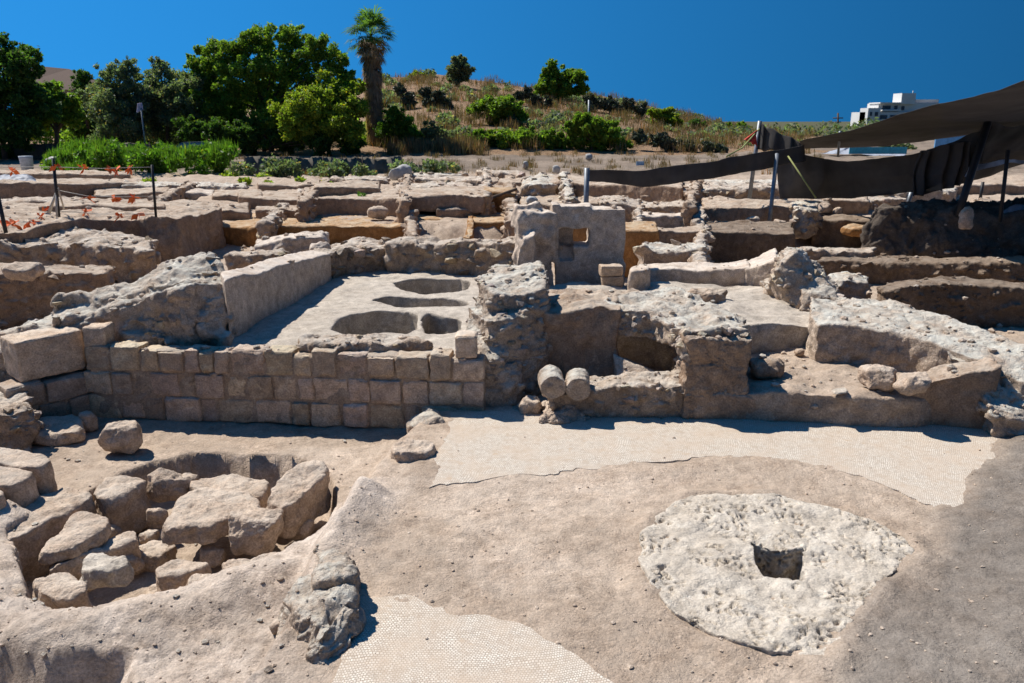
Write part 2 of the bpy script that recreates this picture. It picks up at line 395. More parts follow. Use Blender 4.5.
def solid_obj(name, s, mat, label, cat, Y, voxel=None, parent=None, group=None, kind=None, **kw):
    sd_ = seed()
    if kw.get('cob'):
        a, f = kw['cob']; r = .42 / f
        r = max(r, (voxel or vox(Y)) * 2.2)
        s.stones(r * .5, r * 1.3, .25 / (r * r), sd_, cap=1200); kw['cob'] = (a * .35, f)
    me = s.mesh(name, voxel or vox(Y), seed=sd_, **kw)
    if kw.get('cob'): add_stones(me, r * .28, r * 1.15, .38 / (r * r), sd_ + 1, 1500)
    o = link(name, me, mat, parent, smooth=not kw.get('cob'))
    tag(o, label, cat if parent is None and kind is None else None, group, kind); return o
def wall_solid(st, zb, s=None, bury=.25):
    """st: stations (px, row of top back edge, row of top front edge, row of front base); pieces lofted between stations"""
    s = s or Solid(); P = []
    for q in st:
        x, yb, yf, ybase = q[:4]
        b = at(x, ybase, zb); zt = z_at(yf, b.y); f = Vector((b.x, b.y, zt))
        k = at(x if len(q) < 5 else q[4], yb, zt)
        if k.y < b.y + .12: k = Vector((b.x, b.y + .12, zt))
        P.append((f, k))
    n = len(P); base = len(s.v); z0 = zb - bury
    for f, k in P:
        s.v += [(f.x, f.y, z0), tuple(f), tuple(k), (k.x, k.y, z0)]
    for i in range(n - 1):
        a = base + 4 * i; b = a + 4
        for j in range(4):
            s.f.append((a + j, b + j, b + (j + 1) % 4, a + (j + 1) % 4)[::-1])
    s.f.append((base, base + 1, base + 2, base + 3)[::-1]); e = base + 4 * (n - 1); s.f.append((e, e + 1, e + 2, e + 3))
    # make outward
    bm = bmesh.new(); vs = [bm.verts.new(v) for v in s.v[base:]]
    nf = [f for f in s.f if min(f) >= base]; s.f = [f for f in s.f if min(f) < base]
    for f in nf: bm.faces.new([vs[i - base] for i in f])
    bmesh.ops.recalc_face_normals(bm, faces=bm.faces); bm.verts.index_update()
    s.f += [tuple(base + v.index for v in f.verts) for f in bm.faces]; bm.free()
    s.Y = P[n // 2][0].y
    return s
def balk(name, label, st, zb, mat='earth', cat='earth balk', group=None, cob=None, warp=None, rough=None, pits=None, bury=.25):
    s = wall_solid(st, zb, bury=bury); Y = s.Y
    return solid_obj(name, s, M[mat], label, cat, Y, group=group, warp=warp or (.025 + .001 * Y, 1.1),
                     rough=rough or (.02 + .0006 * Y, 3.), cob=cob, pits=pits)
def chaikin(pts, k=2):
    for _ in range(k): pts = [q for i, p in enumerate(pts) for q in (p.lerp(pts[(i + 1) % len(pts)], .2), p.lerp(pts[(i + 1) % len(pts)], .8))]
    return pts
def slab(name, label, poly, zt, th, mat='stone', cat='stone', group=None, voxel=None, rough=(.026, 6), warp=(.03, 3.5), cob=None, pits=None, flare=.02, smooth=9):
    pts = chaikin(PX(poly, zt), 1); s = Solid().prism(pts, min(p.z for p in pts) - th, flare=flare)
    Y = sum(p.y for p in pts) / len(pts)
    return solid_obj(name, s, M[mat], label, cat, Y, voxel=voxel, group=group, rough=rough, warp=warp, cob=cob, pits=pits, smooth=smooth if rough else 0)
def rock(name, label, x0, y0, x1, y1, zb, depth=.9, mat='stone', cat='stone', group=None, ang=.35, yaw=None):
    rng = random.Random(int(x0 * 31 + y0 * 17))
    b = at((x0 + x1) / 2, y1 - 2, zb); m = pxm(b.y, zb); w = (x1 - x0) * m / 2; d = w * depth
    vs = math.atan2(CAM_H - zb, b.y); h = max(.05, ((y1 - y0) * m - 1.2 * d * math.sin(vs)) / math.cos(vs)) / 2
    c = Vector((b.x, b.y + d, zb + h)); pts = []
    yaw = rng.uniform(-.5, .5) if yaw is None else yaw
    for i in range(26):
        v = Vector((rng.gauss(0, 1), rng.gauss(0, 1), rng.gauss(0, 1))).normalized()
        e = 2.0 / (2 + 3 * ang); q = Vector([math.copysign(abs(t) ** e, t) for t in v])
        q = Vector((q.x * w, q.y * d, q.z * h)) * rng.uniform(.92, 1.05)
        pts.append(c + Matrix.Rotation(yaw * .4, 3, 'Z') @ q)
    pts += [c + Vector((a * w * .6, bb * d * .6, -h)) for a in (-1, 1) for bb in (-1, 1)]
    return solid_obj(name, Solid().hull(pts), M[mat], label, cat, b.y, voxel=max(.01, vox(b.y) * .8), group=group, rough=(.024, 7), warp=(.02, 4), smooth=6)
# boxes with rounded, chipped edges for cut stone
def rbox(c, ex, ey, h, r, step, sd, amp=.006):
    """c centre, ex/ey unit axes, h half sizes; returns verts, quads"""
    V = []; Fc = []; ez = Vector((0, 0, 1)); A = [np.array(ex), np.array(ey), np.array(ez)]
    for ax in range(3):
        u, v = [k for k in range(3) if k != ax]
        nu, nv = max(2, int(2 * h[u] / step)), max(2, int(2 * h[v] / step))
        for sg in (-1, 1):
            gu, gv = np.meshgrid(np.linspace(-h[u], h[u], nu + 1), np.linspace(-h[v], h[v], nv + 1), indexing='ij')
            p = np.zeros((gu.size, 3)); p[:, u] = gu.ravel(); p[:, v] = gv.ravel(); p[:, ax] = sg * h[ax]
            q = np.clip(p, -np.array(h) + r, np.array(h) - r); n = p - q; L = np.linalg.norm(n, axis=1, keepdims=True); n = n / L
            p = q + n * r
            w = np.array(c) + p[:, :1] * A[0] + p[:, 1:2] * A[1] + p[:, 2:] * A[2]
            nw = n[:, :1] * A[0] + n[:, 1:2] * A[1] + n[:, 2:] * A[2]
            edge = np.clip((L[:, 0] / r - 1.0) / .7, 0, 1)
            dd = amp * fbm(w * 9, 4, sd, .6) * 1.8 - edge * amp * 2.2 * np.clip(vn(w * 6, sd + 9) + .3, 0, 1) + amp * .9 * vn(w * 2.5, sd + 5)
            w = w + nw * dd[:, None]
            b = sum(len(x) for x in V); V.append(w)
            i, j = np.meshgrid(np.arange(nu), np.arange(nv), indexing='ij'); i = i.ravel(); j = j.ravel(); k = nv + 1
            f = np.stack([i * k + j, (i + 1) * k + j, (i + 1) * k + j + 1, i * k + j + 1], 1) + b
            flip = (sg < 0) ^ (ax == 1)
            Fc.append(f[:, ::-1] if flip else f)
    return np.concatenate(V), np.concatenate(Fc)
def ashlar(name, label, P0, P1, courses, thick, z0, sd=1, wid=(.24, .62), step=.024, skip=(), rnd=.022, gap=.010):
    rng = random.Random(sd); d = (P1 - P0); d.z = 0; L = d.length; ex = d.normalized(); ey = Vector((-ex.y, ex.x, 0))
    V = []; Fc = []; T = []; nb = 0; z = z0
    for ci, ch in enumerate(courses):
        x = rng.uniform(-.1, 0); lim = L
        while x < lim - .05:
            w = rng.uniform(*wid); w = min(w, lim - x) if lim - x - w > .15 else lim - x
            hh = ch * rng.uniform(.95, 1.0); fr = rng.uniform(-.022, .022)
            if ci == len(courses) - 1: hh = ch * rng.uniform(.80, 1.06)
            c = P0 + ex * (x + w / 2) + ey * (thick / 2 + fr); c.z = z + hh / 2
            if not any(a < (x + w / 2) / L < b and ci == k for k, a, b in skip):
                v, f = rbox(c, ex, ey, (w / 2 - gap, thick / 2, hh / 2 - gap), rnd, step, sd + nb, .014)
                Fc.append(f + sum(len(q) for q in V)); V.append(v)
                t = rng.uniform(.70, 1.16); T.append(np.tile([t, t * rng.uniform(.96, 1.02), t * rng.uniform(.92, 1.02)], (len(v), 1))); nb += 1
            x += w
        z += ch
    # mortar core
    hc = sum(courses) - .05
    c = P0 + ex * L / 2 + ey * (thick / 2 + .012); c.z = z0 + hc / 2
    v, f = rbox(c, ex, ey, (L / 2 - .01, thick / 2 - .013, hc / 2), .02, .03, sd + 999, .016)
    Fc.append(f + sum(len(q) for q in V)); V.append(v); T.append(np.full((len(v), 3), .72))
    me = mesh_np(name, np.concatenate(V), np.concatenate(Fc).tolist()); tint_attr(me, np.concatenate(T))
    o = link(name, me, M['block']); return tag(o, label, 'wall')
def tube_data(pts, rad, seg=10):
    V = []; Fc = []; n = len(pts)
    for i, p in enumerate(pts):
        t = (pts[min(i + 1, n - 1)] - pts[max(i - 1, 0)]).normalized()
        a = t.orthogonal().normalized() if abs(t.z) < .99 else Vector((1, 0, 0)); a = (a - t * a.dot(t)).normalized(); b = t.cross(a)
        for k in range(seg):
            w = 2 * math.pi * k / seg; V.append(p + (a * math.cos(w) + b * math.sin(w)) * rad[i])
    for i in range(n - 1):
        for k in range(seg):
            Fc.append((i * seg + k, i * seg + (k + 1) % seg, (i + 1) * seg + (k + 1) % seg, (i + 1) * seg + k))
    Fc.append(tuple(range(seg))[::-1]); Fc.append(tuple((n - 1) * seg + k for k in range(seg)))
    return V, Fc
def tubes(name, items, mat, parent=None, label=None, cat=None, seg=10, group=None):
    V = []; Fc = []
    for pts, rad in items:
        if not isinstance(rad, (list, tuple)): rad = [rad] * len(pts)
        v, f = tube_data([Vector(p) for p in pts], rad, seg); b = len(V); V += v; Fc += [tuple(b + i for i in q) for q in f]
    o = link(name, mesh_np(name, V, Fc), mat, parent); return tag(o, label, cat, group)
def boxmesh(name, boxes, mat, parent=None, label=None, cat=None, bevel=.0, group=None):
    bm = bmesh.new()
    for c, h, *rot in boxes:
        mt = Matrix.Translation(c) @ Matrix.Rotation(rot[0] if rot else 0, 4, 'Z') @ Matrix.Diagonal((2 * h[0], 2 * h[1], 2 * h[2], 1))
        bmesh.ops.create_cube(bm, size=1, matrix=mt)
    if bevel: bmesh.ops.bevel(bm, geom=bm.edges[:], offset=bevel, segments=2, affect='EDGES')
    me = bpy.data.meshes.new(name); bm.to_mesh(me); bm.free()
    return tag(link(name, me, mat, parent, smooth=False), label, cat, group)

# ================================================================== GROUND SHEET
def sdist(P, poly):
    """signed distance (positive inside) of points P (n,2) to polygon"""
    a = np.array([(p.x, p.y) for p in poly]); b = np.roll(a, -1, 0); best = np.full(len(P), 1e9); ins = np.zeros(len(P), bool)
    for (x0, y0), (x1, y1) in zip(a, b):
        dx, dy = x1 - x0, y1 - y0; t = np.clip(((P[:, 0] - x0) * dx + (P[:, 1] - y0) * dy) / (dx * dx + dy * dy + 1e-12), 0, 1)
        best = np.minimum(best, np.hypot(P[:, 0] - x0 - t * dx, P[:, 1] - y0 - t * dy))
        c = (y0 > P[:, 1]) != (y1 > P[:, 1])
        ins ^= c & (P[:, 0] < (x1 - x0) * (P[:, 1] - y0) / (y1 - y0 + 1e-12) + x0)
    return np.where(ins, best, -best)
def sstep(d, w): t = np.clip(d / w + .5, 0, 1); return t * t * (3 - 2 * t)
FL = -.25
left_low = PX([(470, 405), (455, 412), (440, 424), (392, 458), (350, 520), (318, 575), (296, 620), (285, 660)], FL) + [Vector((-1.9, 3.3, 0)), Vector((-7, 3.3, 0)), Vector((-9, 9.3, 0)), Vector((-1, 9.2, 0))]
pit = PX([(12, 538), (24, 572), (32, 600), (75, 618), (92, 622), (112, 612), (150, 604), (190, 592), (240, 573), (300, 549), (322, 530), (334, 500), (326, 470), (293, 457), (193, 453), (150, 463), (122, 475), (92, 491)], FL)
drop = PX([(0, 672), (40, 680), (75, 676), (112, 670), (116, 710), (116, 900), (-200, 900), (-200, 660)], FL)
mill_hole = PX([(740, 535), (764, 542), (808, 543), (810, 586), (757, 580), (748, 562)], .05)
grey_edge = PX([(1004, 432), (985, 455), (950, 500), (925, 545), (880, 600), (845, 655), (822, 700), (790, 790)], 0) + [Vector((9, 2.4, 0)), Vector((9, 8.0, 0))]
z06 = PX([(628, 284), (655, 262), (655, 226), (640, 200), (705, 200), (705, 240), (703, 262), (735, 284)], .6)
plas = PX([(215, 352), (335, 270), (350, 262), (395, 262), (505, 272), (505, 320), (480, 356)], .6)
mill = PX([(692.6, 494.4), (740, 493.7), (781, 494), (819, 504.6), (870, 518), (907, 538), (916, 552), (887, 579), (863, 603), (849, 627), (836, 651), (831, 660), (798, 655), (771, 651), (740, 644), (716, 634), (692, 621), (669, 604), (648, 580), (640, 556), (641, 535), (652, 518), (672, 503)], .03)
MOS = [PX([(452, 414), (520, 409), (590, 412), (700, 416), (850, 420), (1000, 424), (1030, 440), (1000, 490), (965, 520), (920, 497), (880, 482), (830, 468), (770, 459), (700, 458), (640, 462), (590, 468), (520, 475), (460, 483), (428, 488), (438, 458)], .01), PX([(366, 596), (400, 598), (430, 607), (470, 617), (520, 625), (560, 640), (600, 668), (640, 705), (690, 790), (280, 790), (310, 710), (340, 660), (355, 620)], .01)]
def ground_h(X, Y):
    P = np.stack([X, Y], 1); p3 = np.stack([X, Y, np.zeros_like(X)], 1)
    wob = .05 * fbm(p3 * 2.2, 3, 4)
    h = np.zeros_like(X)
    h = h + sstep(Y - 21.9 + wob * 6, .8) * .52 + sstep(Y - 29, 5) * .3 + sstep(Y - 44, 10) * .12
    h = np.where(Y < 12, h, h)
    def zone(h, poly, lev, w, wb=1.): return h + (lev - h) * sstep(sdist(P, poly) + wob * wb, w)
    h = zone(h, left_low, FL, .22)
    bank = np.exp(-((sdist(P, pit) + .30) / .28) ** 2) * (Y < 6.6) * (sdist(P, pit) < .05)
    h = h + .13 * bank
    h = zone(h, pit, -.68, .07)
    h = zone(h, drop, -.46, .22, 2.5)
    h = zone(h, z06, .56, .15)
    gd = sdist(P, grey_edge)
    st = sstep(fbm(np.stack([X * .22, Y * .5, X * 0], 1), 4, 71) - .02, .035) + .7 * sstep(fbm(np.stack([X * .3, Y * .8, X * 0], 1), 4, 72) - .08, .035)
    h = h + .12 * st * sstep(Y - 24, 3) * (1 - sstep(Y - 43, 3))
    amp = .018 + .002 * np.clip(Y - 8, 0, 30)
    h = h + amp * fbm(p3 * 1.7, 5, 9, .55) * 1.7 + .010 * fbm(p3 * 9, 3, 19) * (Y < 14)
    h = h + .014 * fbm(p3 * 5, 5, 41, .62) * (Y < 9) - .014
    lum = sstep(-sdist(P, pit) + .1, .3) * sstep(sdist(P, left_low) + .25, .5) * (Y < 6.8)
    h = h + lum * (.085 * fbm(p3 * 2.6, 5, 47, .6) + .05)
    h = h + .035 * np.exp(-((sdist(P, mill) + .04) / .10) ** 2) * (.6 + vn(p3 * 3, 5))
    for mp_ in MOS:                                        # trodden level with the mosaic along its broken edge
        md = sdist(P, mp_); k = sstep(.30 - np.abs(md), .3); k = np.maximum(k, md > 0); h = h + (.020 * fbm(p3 * 2.6, 5, 61, .6) + .002 - .034 * np.clip((md - .03) * 3.5, 0, 1) - h) * k * (h > -.12)
    h = h + np.clip(gd + .16 + wob * 2.5, 0, 3) * .17 * (Y < 9) + sstep(gd + .1, .3) * .035 * fbm(p3 * 3.3, 5, 53, .62) * (Y < 9)
    h = zone(h, mill_hole, -.5, .04, 0)
    h = h - (Y > 130) * np.clip((Y - 130) / 900, 0, 3)
    return h, gd
def build_ground():
    cols = np.concatenate([np.arange(-1500, -60, 40.), np.arange(-60, 1085, 2.4), np.arange(1100, 2600, 40.)])
    rows = np.concatenate([np.arange(1250, 720, -14.), np.arange(720, 400, -2.), np.arange(400, 200, -1.5), np.arange(200, 123, -1.), [122.3, 121.7, 121.3]])
    u = (cols - 512) / FPX; v = (rows - 341.5) / FPX
    t = CAM_H / (sp + v * cp); Yr = t * (cp - v * sp)
    X = (t[:, None] * u[None, :]).ravel(); Y = np.repeat(Yr, len(cols))
    h, gd = ground_h(X, Y)
    co = np.stack([X, Y, h], 1); nc = len(cols); nr = len(rows)
    i, j = np.meshgrid(np.arange(nr - 1), np.arange(nc - 1), indexing='ij'); i = i.ravel(); j = j.ravel()
    f = np.stack([i * nc + j, i * nc + j + 1, (i + 1) * nc + j + 1, (i + 1) * nc + j], 1)
    me = mesh_np('ground', co, f.tolist())
    p3 = np.stack([X, Y, X * 0], 1)
    g = sstep(gd + .25 * fbm(p3 * 1.6, 4, 33), .5)[:, None] * (Y < 9)[:, None]
    c = np.ones((len(X), 3)); c = c * (1 - g) + np.array([.53, .575, .63]) * g
    c = c * (1 - .50 * sstep(Y - 37, 7) * (1 + .5 * fbm(p3 * .5, 4, 91)))[:, None]
    fg = sstep(Y - 118, 20)[:, None]; c = c * (1 - fg) + np.array([.20, .25, .17]) * fg
    whit = np.clip(fbm(p3 * .9, 4, 77) * 2 - .1, 0, 1)[:, None] * ((Y < 9) & (gd < 0))[:, None]
    c = c * (1 + .20 * fbm(p3 * 1.3, 5, 78, .6) * (Y < 12))[:, None]
    P = np.stack([X, Y], 1); lw = (sstep(-sdist(P, pit) + .1, .3) * sstep(sdist(P, left_low) + .35, .7) * (Y < 6.9))[:, None]
    c = c * (1 + lw * np.array([.20, .26, .34]) * np.clip(1 + .8 * fbm(p3 * 2, 4, 66), 0, 2)[:, None])
    c = c * (1 + .26 * whit * np.array([.9, 1., 1.12]))
    tint_attr(me, c)
    tag(link('ground', me, M['ground'], recenter=False), kind='structure')
build_ground()

# mosaic sheets with a broken edge
def sheet(name, poly, zt, th, mat, holes=(), wig=.06, label=None, voxel=None, kind='structure', **kw):
    pts = PX(poly, zt); out = []; rng = random.Random(len(poly))
    for i, p in enumerate(pts):
        q = pts[(i + 1) % len(pts)]; n = max(1, int((q - p).length / .05))
        for k in range(n):
            r = p.lerp(q, k / n); a = np.array([[r.x * 3, r.y * 3, 0]]); b = a * 4
            out.append(r + Vector((fbm(a, 3, 5)[0] + .35 * vn(b, 8)[0], fbm(a, 3, 6)[0] + .35 * vn(b, 9)[0], 0)) * wig * 1.4)
    s = Solid().prism(out, zt - th)
    me = s.mesh(name, None, warp=None, rough=None)
    o = link(name, me, M[mat], smooth=False); return tag(o, label, None, None, kind)
sheet('mosaic_pavement', [(452, 414), (520, 409), (590, 412), (700, 416), (850, 420), (1000, 424), (1030, 440), (1000, 490), (965, 520), (920, 497), (880, 482), (830, 468), (770, 459), (700, 458), (640, 462), (590, 468), (520, 475), (460, 483), (428, 488), (438, 458)], .008, .09, 'mosaic')
sheet('mosaic_pavement', [(366, 596), (400, 598), (430, 607), (470, 617), (520, 625), (560, 640), (600, 668), (640, 705), (690, 790), (280, 790), (310, 710), (340, 660), (355, 620)], .008, .09, 'mosaic')

# ================================================================== FOREGROUND STONES
hole = PX([(748.3, 541.5), (764, 547), (785, 550.7), (802.5, 549.6), (802.5, 579.7), (762.6, 573), (755.8, 561)], .03)
solid_obj('press_stone', Solid().prism(mill, -.34, holes=[hole]), M['white'], 'round white pitted limestone press bed with a square hole', 'press stone', 5, voxel=.0125,
          rough=(.009, 10), warp=(.022, 5), pits=(.07, 18.))
G1 = 'tumbled stones lying in the sunken pit'
slab('stone_block', 'angular squared block against the back left corner of the pit, beside the round boulder', [(91, 491), (107, 476), (146, 477), (143, 486), (118, 497), (94, 498)], -.2, .45, group=G1)
rock('boulder', 'rounded brown boulder resting right of the squared block at the pit back', 141, 467, 187, 508, -.5, .8, group=G1)
slab('stone_slab', 'broad flat slab in the middle of the pit, largest of the tumbled stones', [(161, 521), (187, 491), (200, 486), (244, 486), (263, 500), (259, 510), (218, 523), (215, 528), (167, 528)], -.22, .17, group=G1)
slab('stone_slab', 'flat slab half hidden behind the broad central slab of the pit', [(185, 484), (207, 475), (272, 478), (262, 500), (200, 492)], -.33, .2, group=G1)
slab('stone_block', 'long squared block leaning on the right edge of the pit', [(261, 500, -.18), (304, 455, -.02), (322, 458, -.02), (329, 468, -.05), (296, 502, -.15), (285, 508, -.18)], -.1, .32, group=G1)
rock('boulder', 'angular boulder at the right end of the central slab, front of the pit', 217, 511, 277, 561, -.5, .8, ang=.6, group=G1)
slab('stone_slab', 'smooth pale flag with a slanting top on the left of the pit', [(41, 548), (83, 511), (115, 519), (102, 534), (56, 552)], -.25, .13, group=G1)
slab('stone_slab', 'thick brown slab below the slanting pale flag in the pit', [(44, 558), (111, 535), (141, 530), (139, 541), (96, 552), (78, 561), (48, 572)], -.37, .4, group=G1)
slab('stone_block', 'small whitest block in the front left of the pit', [(78, 565), (93, 552), (128, 553), (130, 563), (118, 571), (85, 573)], -.28, .17, mat='white', group=G1)
slab('stone_block', 'squared block standing in the front left corner of the pit', [(33, 578), (76, 571), (87, 585), (89, 593), (68, 604), (35, 589)], -.16, .6, group=G1)
slab('stone_block', 'small block wedged under the central slab towards the front bank', [(157, 569), (170, 559), (200, 558), (215, 565), (185, 573), (163, 578)], -.38, .25, group=G1)
rock('boulder', 'small brown stone between the whitest block and the wedged block', 130, 545, 168, 580, -.75, .9, group=G1)
rock('boulder', 'little stone tucked against the left end of the central slab', 141, 509, 163, 534, -.55, .8, group=G1)
rock('boulder', 'smallest stone under the central slab, above the small brown stone', 138, 530, 158, 548, -.6, .9, group=G1)
slab('stone_slab', 'flat stone half buried in the front bank below the angular boulder', [(185, 580), (207, 571), (222, 576), (196, 593), (185, 591)], -.36, .3, group=G1)
slab('stone_slab', 'thin narrow ledge stone on the front bank right of the angular boulder', [(218, 567), (244, 560), (296, 548), (301, 552), (256, 569), (230, 577)], -.27, .2, group=G1)
slab('kerb_stone', 'long kerb stone along the left side of the pit', [(-10, 522), (55, 486), (92, 491), (95, 497), (12, 537), (-30, 552), (-40, 540)], -.19, .75, cat='kerb stone', rough=(.02, 6))
slab('kerb_stone', 'kerb stone at the left edge turning along the front of the pit', [(-12, 542), (11, 538), (20, 562), (27, 600), (40, 615), (-10, 632), (-60, 640), (-60, 570)], -.17, .75, cat='kerb stone')
slab('stone_block', 'flat topped cut block at the left edge, farthest of the three', [(-40, 444), (12, 447), (55, 457), (39, 467), (-40, 458)], .08, .36, cat='cut stone', rough=(.012, 5), warp=(.012, 3))
slab('stone_block', 'flat topped cut block at the left edge, middle of the three', [(-40, 461), (34, 470), (30, 477), (8, 486), (-40, 480)], .06, .36, cat='cut stone', rough=(.012, 5), warp=(.012, 3))
slab('stone_block', 'cut block at the left edge, nearest of the three and mostly cropped', [(-50, 483), (6, 487), (2, 496), (-50, 508)], .04, .36, cat='cut stone', rough=(.012, 5), warp=(.012, 3))
slab('stone_slab', 'flat stone lying in the shade of the wall corner', [(33, 426), (45, 416), (80, 414), (84, 425), (80, 431), (36, 433)], -.08, .2)
rock('boulder', 'small stone at the right end of the flat stone in the shaded corner', 79, 413, 96, 434, FL, .8)
rock('boulder', 'lone brown boulder standing on the bare floor near the wall corner', 93, 420, 139, 459, FL, .7, yaw=.3)
slab('stone_block', 'rusty brown flat block on the mosaic edge in front of the white topped stone', [(389, 444), (405, 437), (436, 439), (434, 449), (396, 453)], .10, .3)
rock('boulder', 'white topped stone lying against the foot of the block wall', 405, 411, 450, 444, -.2, .9, mat='pale')
slab('wall_stub', 'low broken wall stub running from the mosaic corner to the pit', [(330, 519), (360, 481), (372, 474), (384, 474), (354, 519), (345, 529)], -.02, .3, cat='wall')
rub = Solid().hull([at(*q) for q in ((280, 645, -.15), (300, 668, -.15), (335, 672, -.05), (358, 645, 0), (367, 606, 0), (350, 572, 0), (315, 575, -.1), (288, 612, -.15), (298, 596, .08), (318, 568, .16), (345, 558, .16), (356, 578, .17), (350, 606, .18), (326, 628, .16), (300, 622, .08))])
rub.hull([at(*q) for q in ((310, 600, 0), (352, 600, 0), (350, 560, 0), (318, 560, 0), (322, 588, .22), (350, 588, .24), (352, 560, .20), (328, 556, .20))])
solid_obj('rubble_chunk', rub, M['pale'], 'jagged white and brown masonry lump beside the near mosaic', 'rubble', 4.6, voxel=.011, rough=(.06, 4.5), warp=(.06, 3.5), pits=(.05, 9))
slab('stone_slab', 'pale stone at the bottom left edge below the shaded bank', [(8, 690), (20, 677), (45, 677), (60, 690)], -.6, .2)

for i, (x0, y0, x1, y1, z, lb) in enumerate(((97, 528, 118, 548, -.6, 'small stone between the squared block and the slanting flag in the pit'), (118, 556, 140, 578, -.65, 'small stone right of the whitest block in the pit'), (196, 548, 222, 572, -.62, 'stone in the shadow below the angular boulder in the pit'), (262, 512, 284, 532, -.6, 'stone under the leaning block at the right of the pit'), (286, 520, 312, 545, -.6, 'lowest stone in the right corner of the pit'), (140, 590, 166, 612, -.8, 'stone at the bottom of the pit beneath the front bank'), (178, 476, 196, 492, -.5, 'small stone against the back edge of the pit'))):
    rock('boulder', lb, x0, y0, x1, y1, z, .9, group=G1, ang=.5)
for x0, y0, x1, y1, z, lb in ((268, 620, 290, 640, -.2, 'small dark rock left of the jagged masonry lump'), (300, 655, 326, 678, -.2, 'brown rock below the jagged masonry lump'), (272, 648, 296, 668, -.25, 'pale rock at the lower left of the jagged masonry lump'), (330, 540, 352, 560, -.1, 'whitish rock above the jagged masonry lump')):
    rock('boulder', lb, x0, y0, x1, y1, z, .9, ang=.5)
# ================================================================== FRONT WALLS
P0 = at(93, 417, FL); P1 = at(484, 411, 0); P1.z = FL; P0 = P0.copy()
ashlar('block_wall', 'long three course wall of squared tan blocks across the left', P0, P1, (.315, .305, .315), .27, FL - .02, 5, wid=(.18, .48), rnd=.015)
e1 = at(95, 415, FL); e0 = at(14, 437, FL)
ashlar('block_wall', 'short return wall of squared blocks at the left corner', e0, e1, (.31, .30), .4, FL - .02, 9, wid=(.3, .5))
def one_block(name, label, c, half, yaw, tint=1., sd=3, step=.02, cat='cut stone'):
    ex = Vector((math.cos(yaw), math.sin(yaw), 0)); ey = Vector((-ex.y, ex.x, 0))
    v, f = rbox(c, ex, ey, half, .025, step, sd, .011); me = mesh_np(name, v, f.tolist()); tint_attr(me, np.full((len(v), 3), tint))
    return tag(link(name, me, M['block']), label, cat)
q = (e0 + e1) / 2; yaw = math.atan2(e1.y - e0.y, e1.x - e0.x)
one_block('stone_block', 'big squared block on top of the left return wall', Vector((q.x - .16, q.y + .26, .58)), (.37, .22, .24), yaw, 1.05)
one_block('stone_block', 'small cube block on the left end of the long block wall', Vector((P0.x + .13, P0.y + .16, .79 - .04)), (.13, .14, .125), .05, 1.0, 8)
one_block('stone_block', 'small upright block on the right end of the long block wall', Vector((P1.x - .20, P1.y + .17, .76)), (.125, .14, .13), .02, 1.05, 11)
slab('rubble_heap', 'dark rubble heap at the left edge below the return wall', [(-80, 372), (0, 374), (16, 380), (27, 392), (31, 404), (10, 412), (-80, 415)], .25, .55, mat='rubble', cat='rubble', rough=(.04, 5), cob=(.05, 7), warp=(.05, 3))

# rubble mass at left
s = Solid().prism([at(*p) for p in ((-40, 345, .62), (30, 322, .75), (60, 303, 1.0), (130, 279, 1.25), (172, 262, 1.40), (205, 254, 1.48), (222, 263, 1.45), (226, 280, 1.32), (196, 288, 1.30), (165, 298, 1.18), (140, 306, 1.05), (105, 318, .9), (85, 330, .78), (60, 338, .70), (10, 350, .62), (-40, 356, .58))], -.2)
s.prism([at(*p) for p in ((40, 335, .70), (90, 316, .85), (135, 305, .95), (150, 316, .88), (120, 332, .70), (95, 340, .64), (60, 345, .62))], -.2)
s.prism([at(*p) for p in ((125, 328, .75), (170, 312, .88), (200, 318, .85), (200, 338, .64), (150, 342, .62), (120, 342, .62))], -.2)
s.prism([at(*p) for p in ((150, 300, 1.1), (200, 285, 1.3), (228, 282, 1.3), (230, 335, .7), (190, 336, .66))], -.2)
solid_obj('rubble_wall', s, M['pale'], 'massive crumbled rubble wall rising behind the left end of the block wall', 'wall', 9.5, voxel=.024, rough=(.05, 3.5), cob=(.07, 5.), warp=(.09, 1.6))
s = Solid().prism([at(224, 281, 1.36), at(330, 254, 1.05), at(318, 247, 1.05), at(220, 272, 1.38)], .3)
solid_obj('plaster_wall', s, M['plaster'], 'smooth grey plastered wall casting a long shadow over the vat floor', 'wall', 11, rough=(.012, 5), warp=(.025, 1.5))

# vat floor
vats = [[(329, 328), (342, 316), (381, 310), (418, 310.6), (419, 333), (351, 334)], [(423, 312), (436, 313.5), (463, 319), (461, 330), (439, 333), (424, 333)],
        [(370, 299), (392, 296), (422, 297.5), (467, 299), (467, 306), (445, 306), (404, 307.5), (386, 304)], [(392, 284), (401, 280), (427, 278), (468, 279), (469, 291), (422, 294), (407, 291.5)]]
def wig(pts, amp, stp=.06, sd=3):
    out = []
    for i, p in enumerate(pts):
        q = pts[(i + 1) % len(pts)]; n = max(1, int((q - p).length / stp))
        for k in range(n):
            r = p.lerp(q, k / n); a = np.array([[r.x * 2.5, r.y * 2.5, sd]]); out.append(r + Vector((fbm(a, 4, 5)[0], fbm(a, 4, 6)[0], 0)) * amp)
    return out
s = Solid().prism(PX([(215, 348), (225, 342), (330, 272), (392, 266), (505, 270), (505, 322), (492, 354)], .6), -.3, holes=[wig(chaikin(PX(v, .6), 1), .05) for v in vats])
solid_obj('plaster_floor', s, M['floor'], None, None, 11, kind='structure', voxel=.028, rough=(.012, 4), warp=(.02, 2.5))
s = Solid()
for v, zb in zip(vats, (.1, .12, .22, .15)):
    pts = PX(v, .6); c = sum(pts, Vector()) / len(pts); s.prism([Vector((c.x + (p.x - c.x) * 1.15, c.y + (p.y - c.y) * 1.15, zb)) for p in pts], -.28)
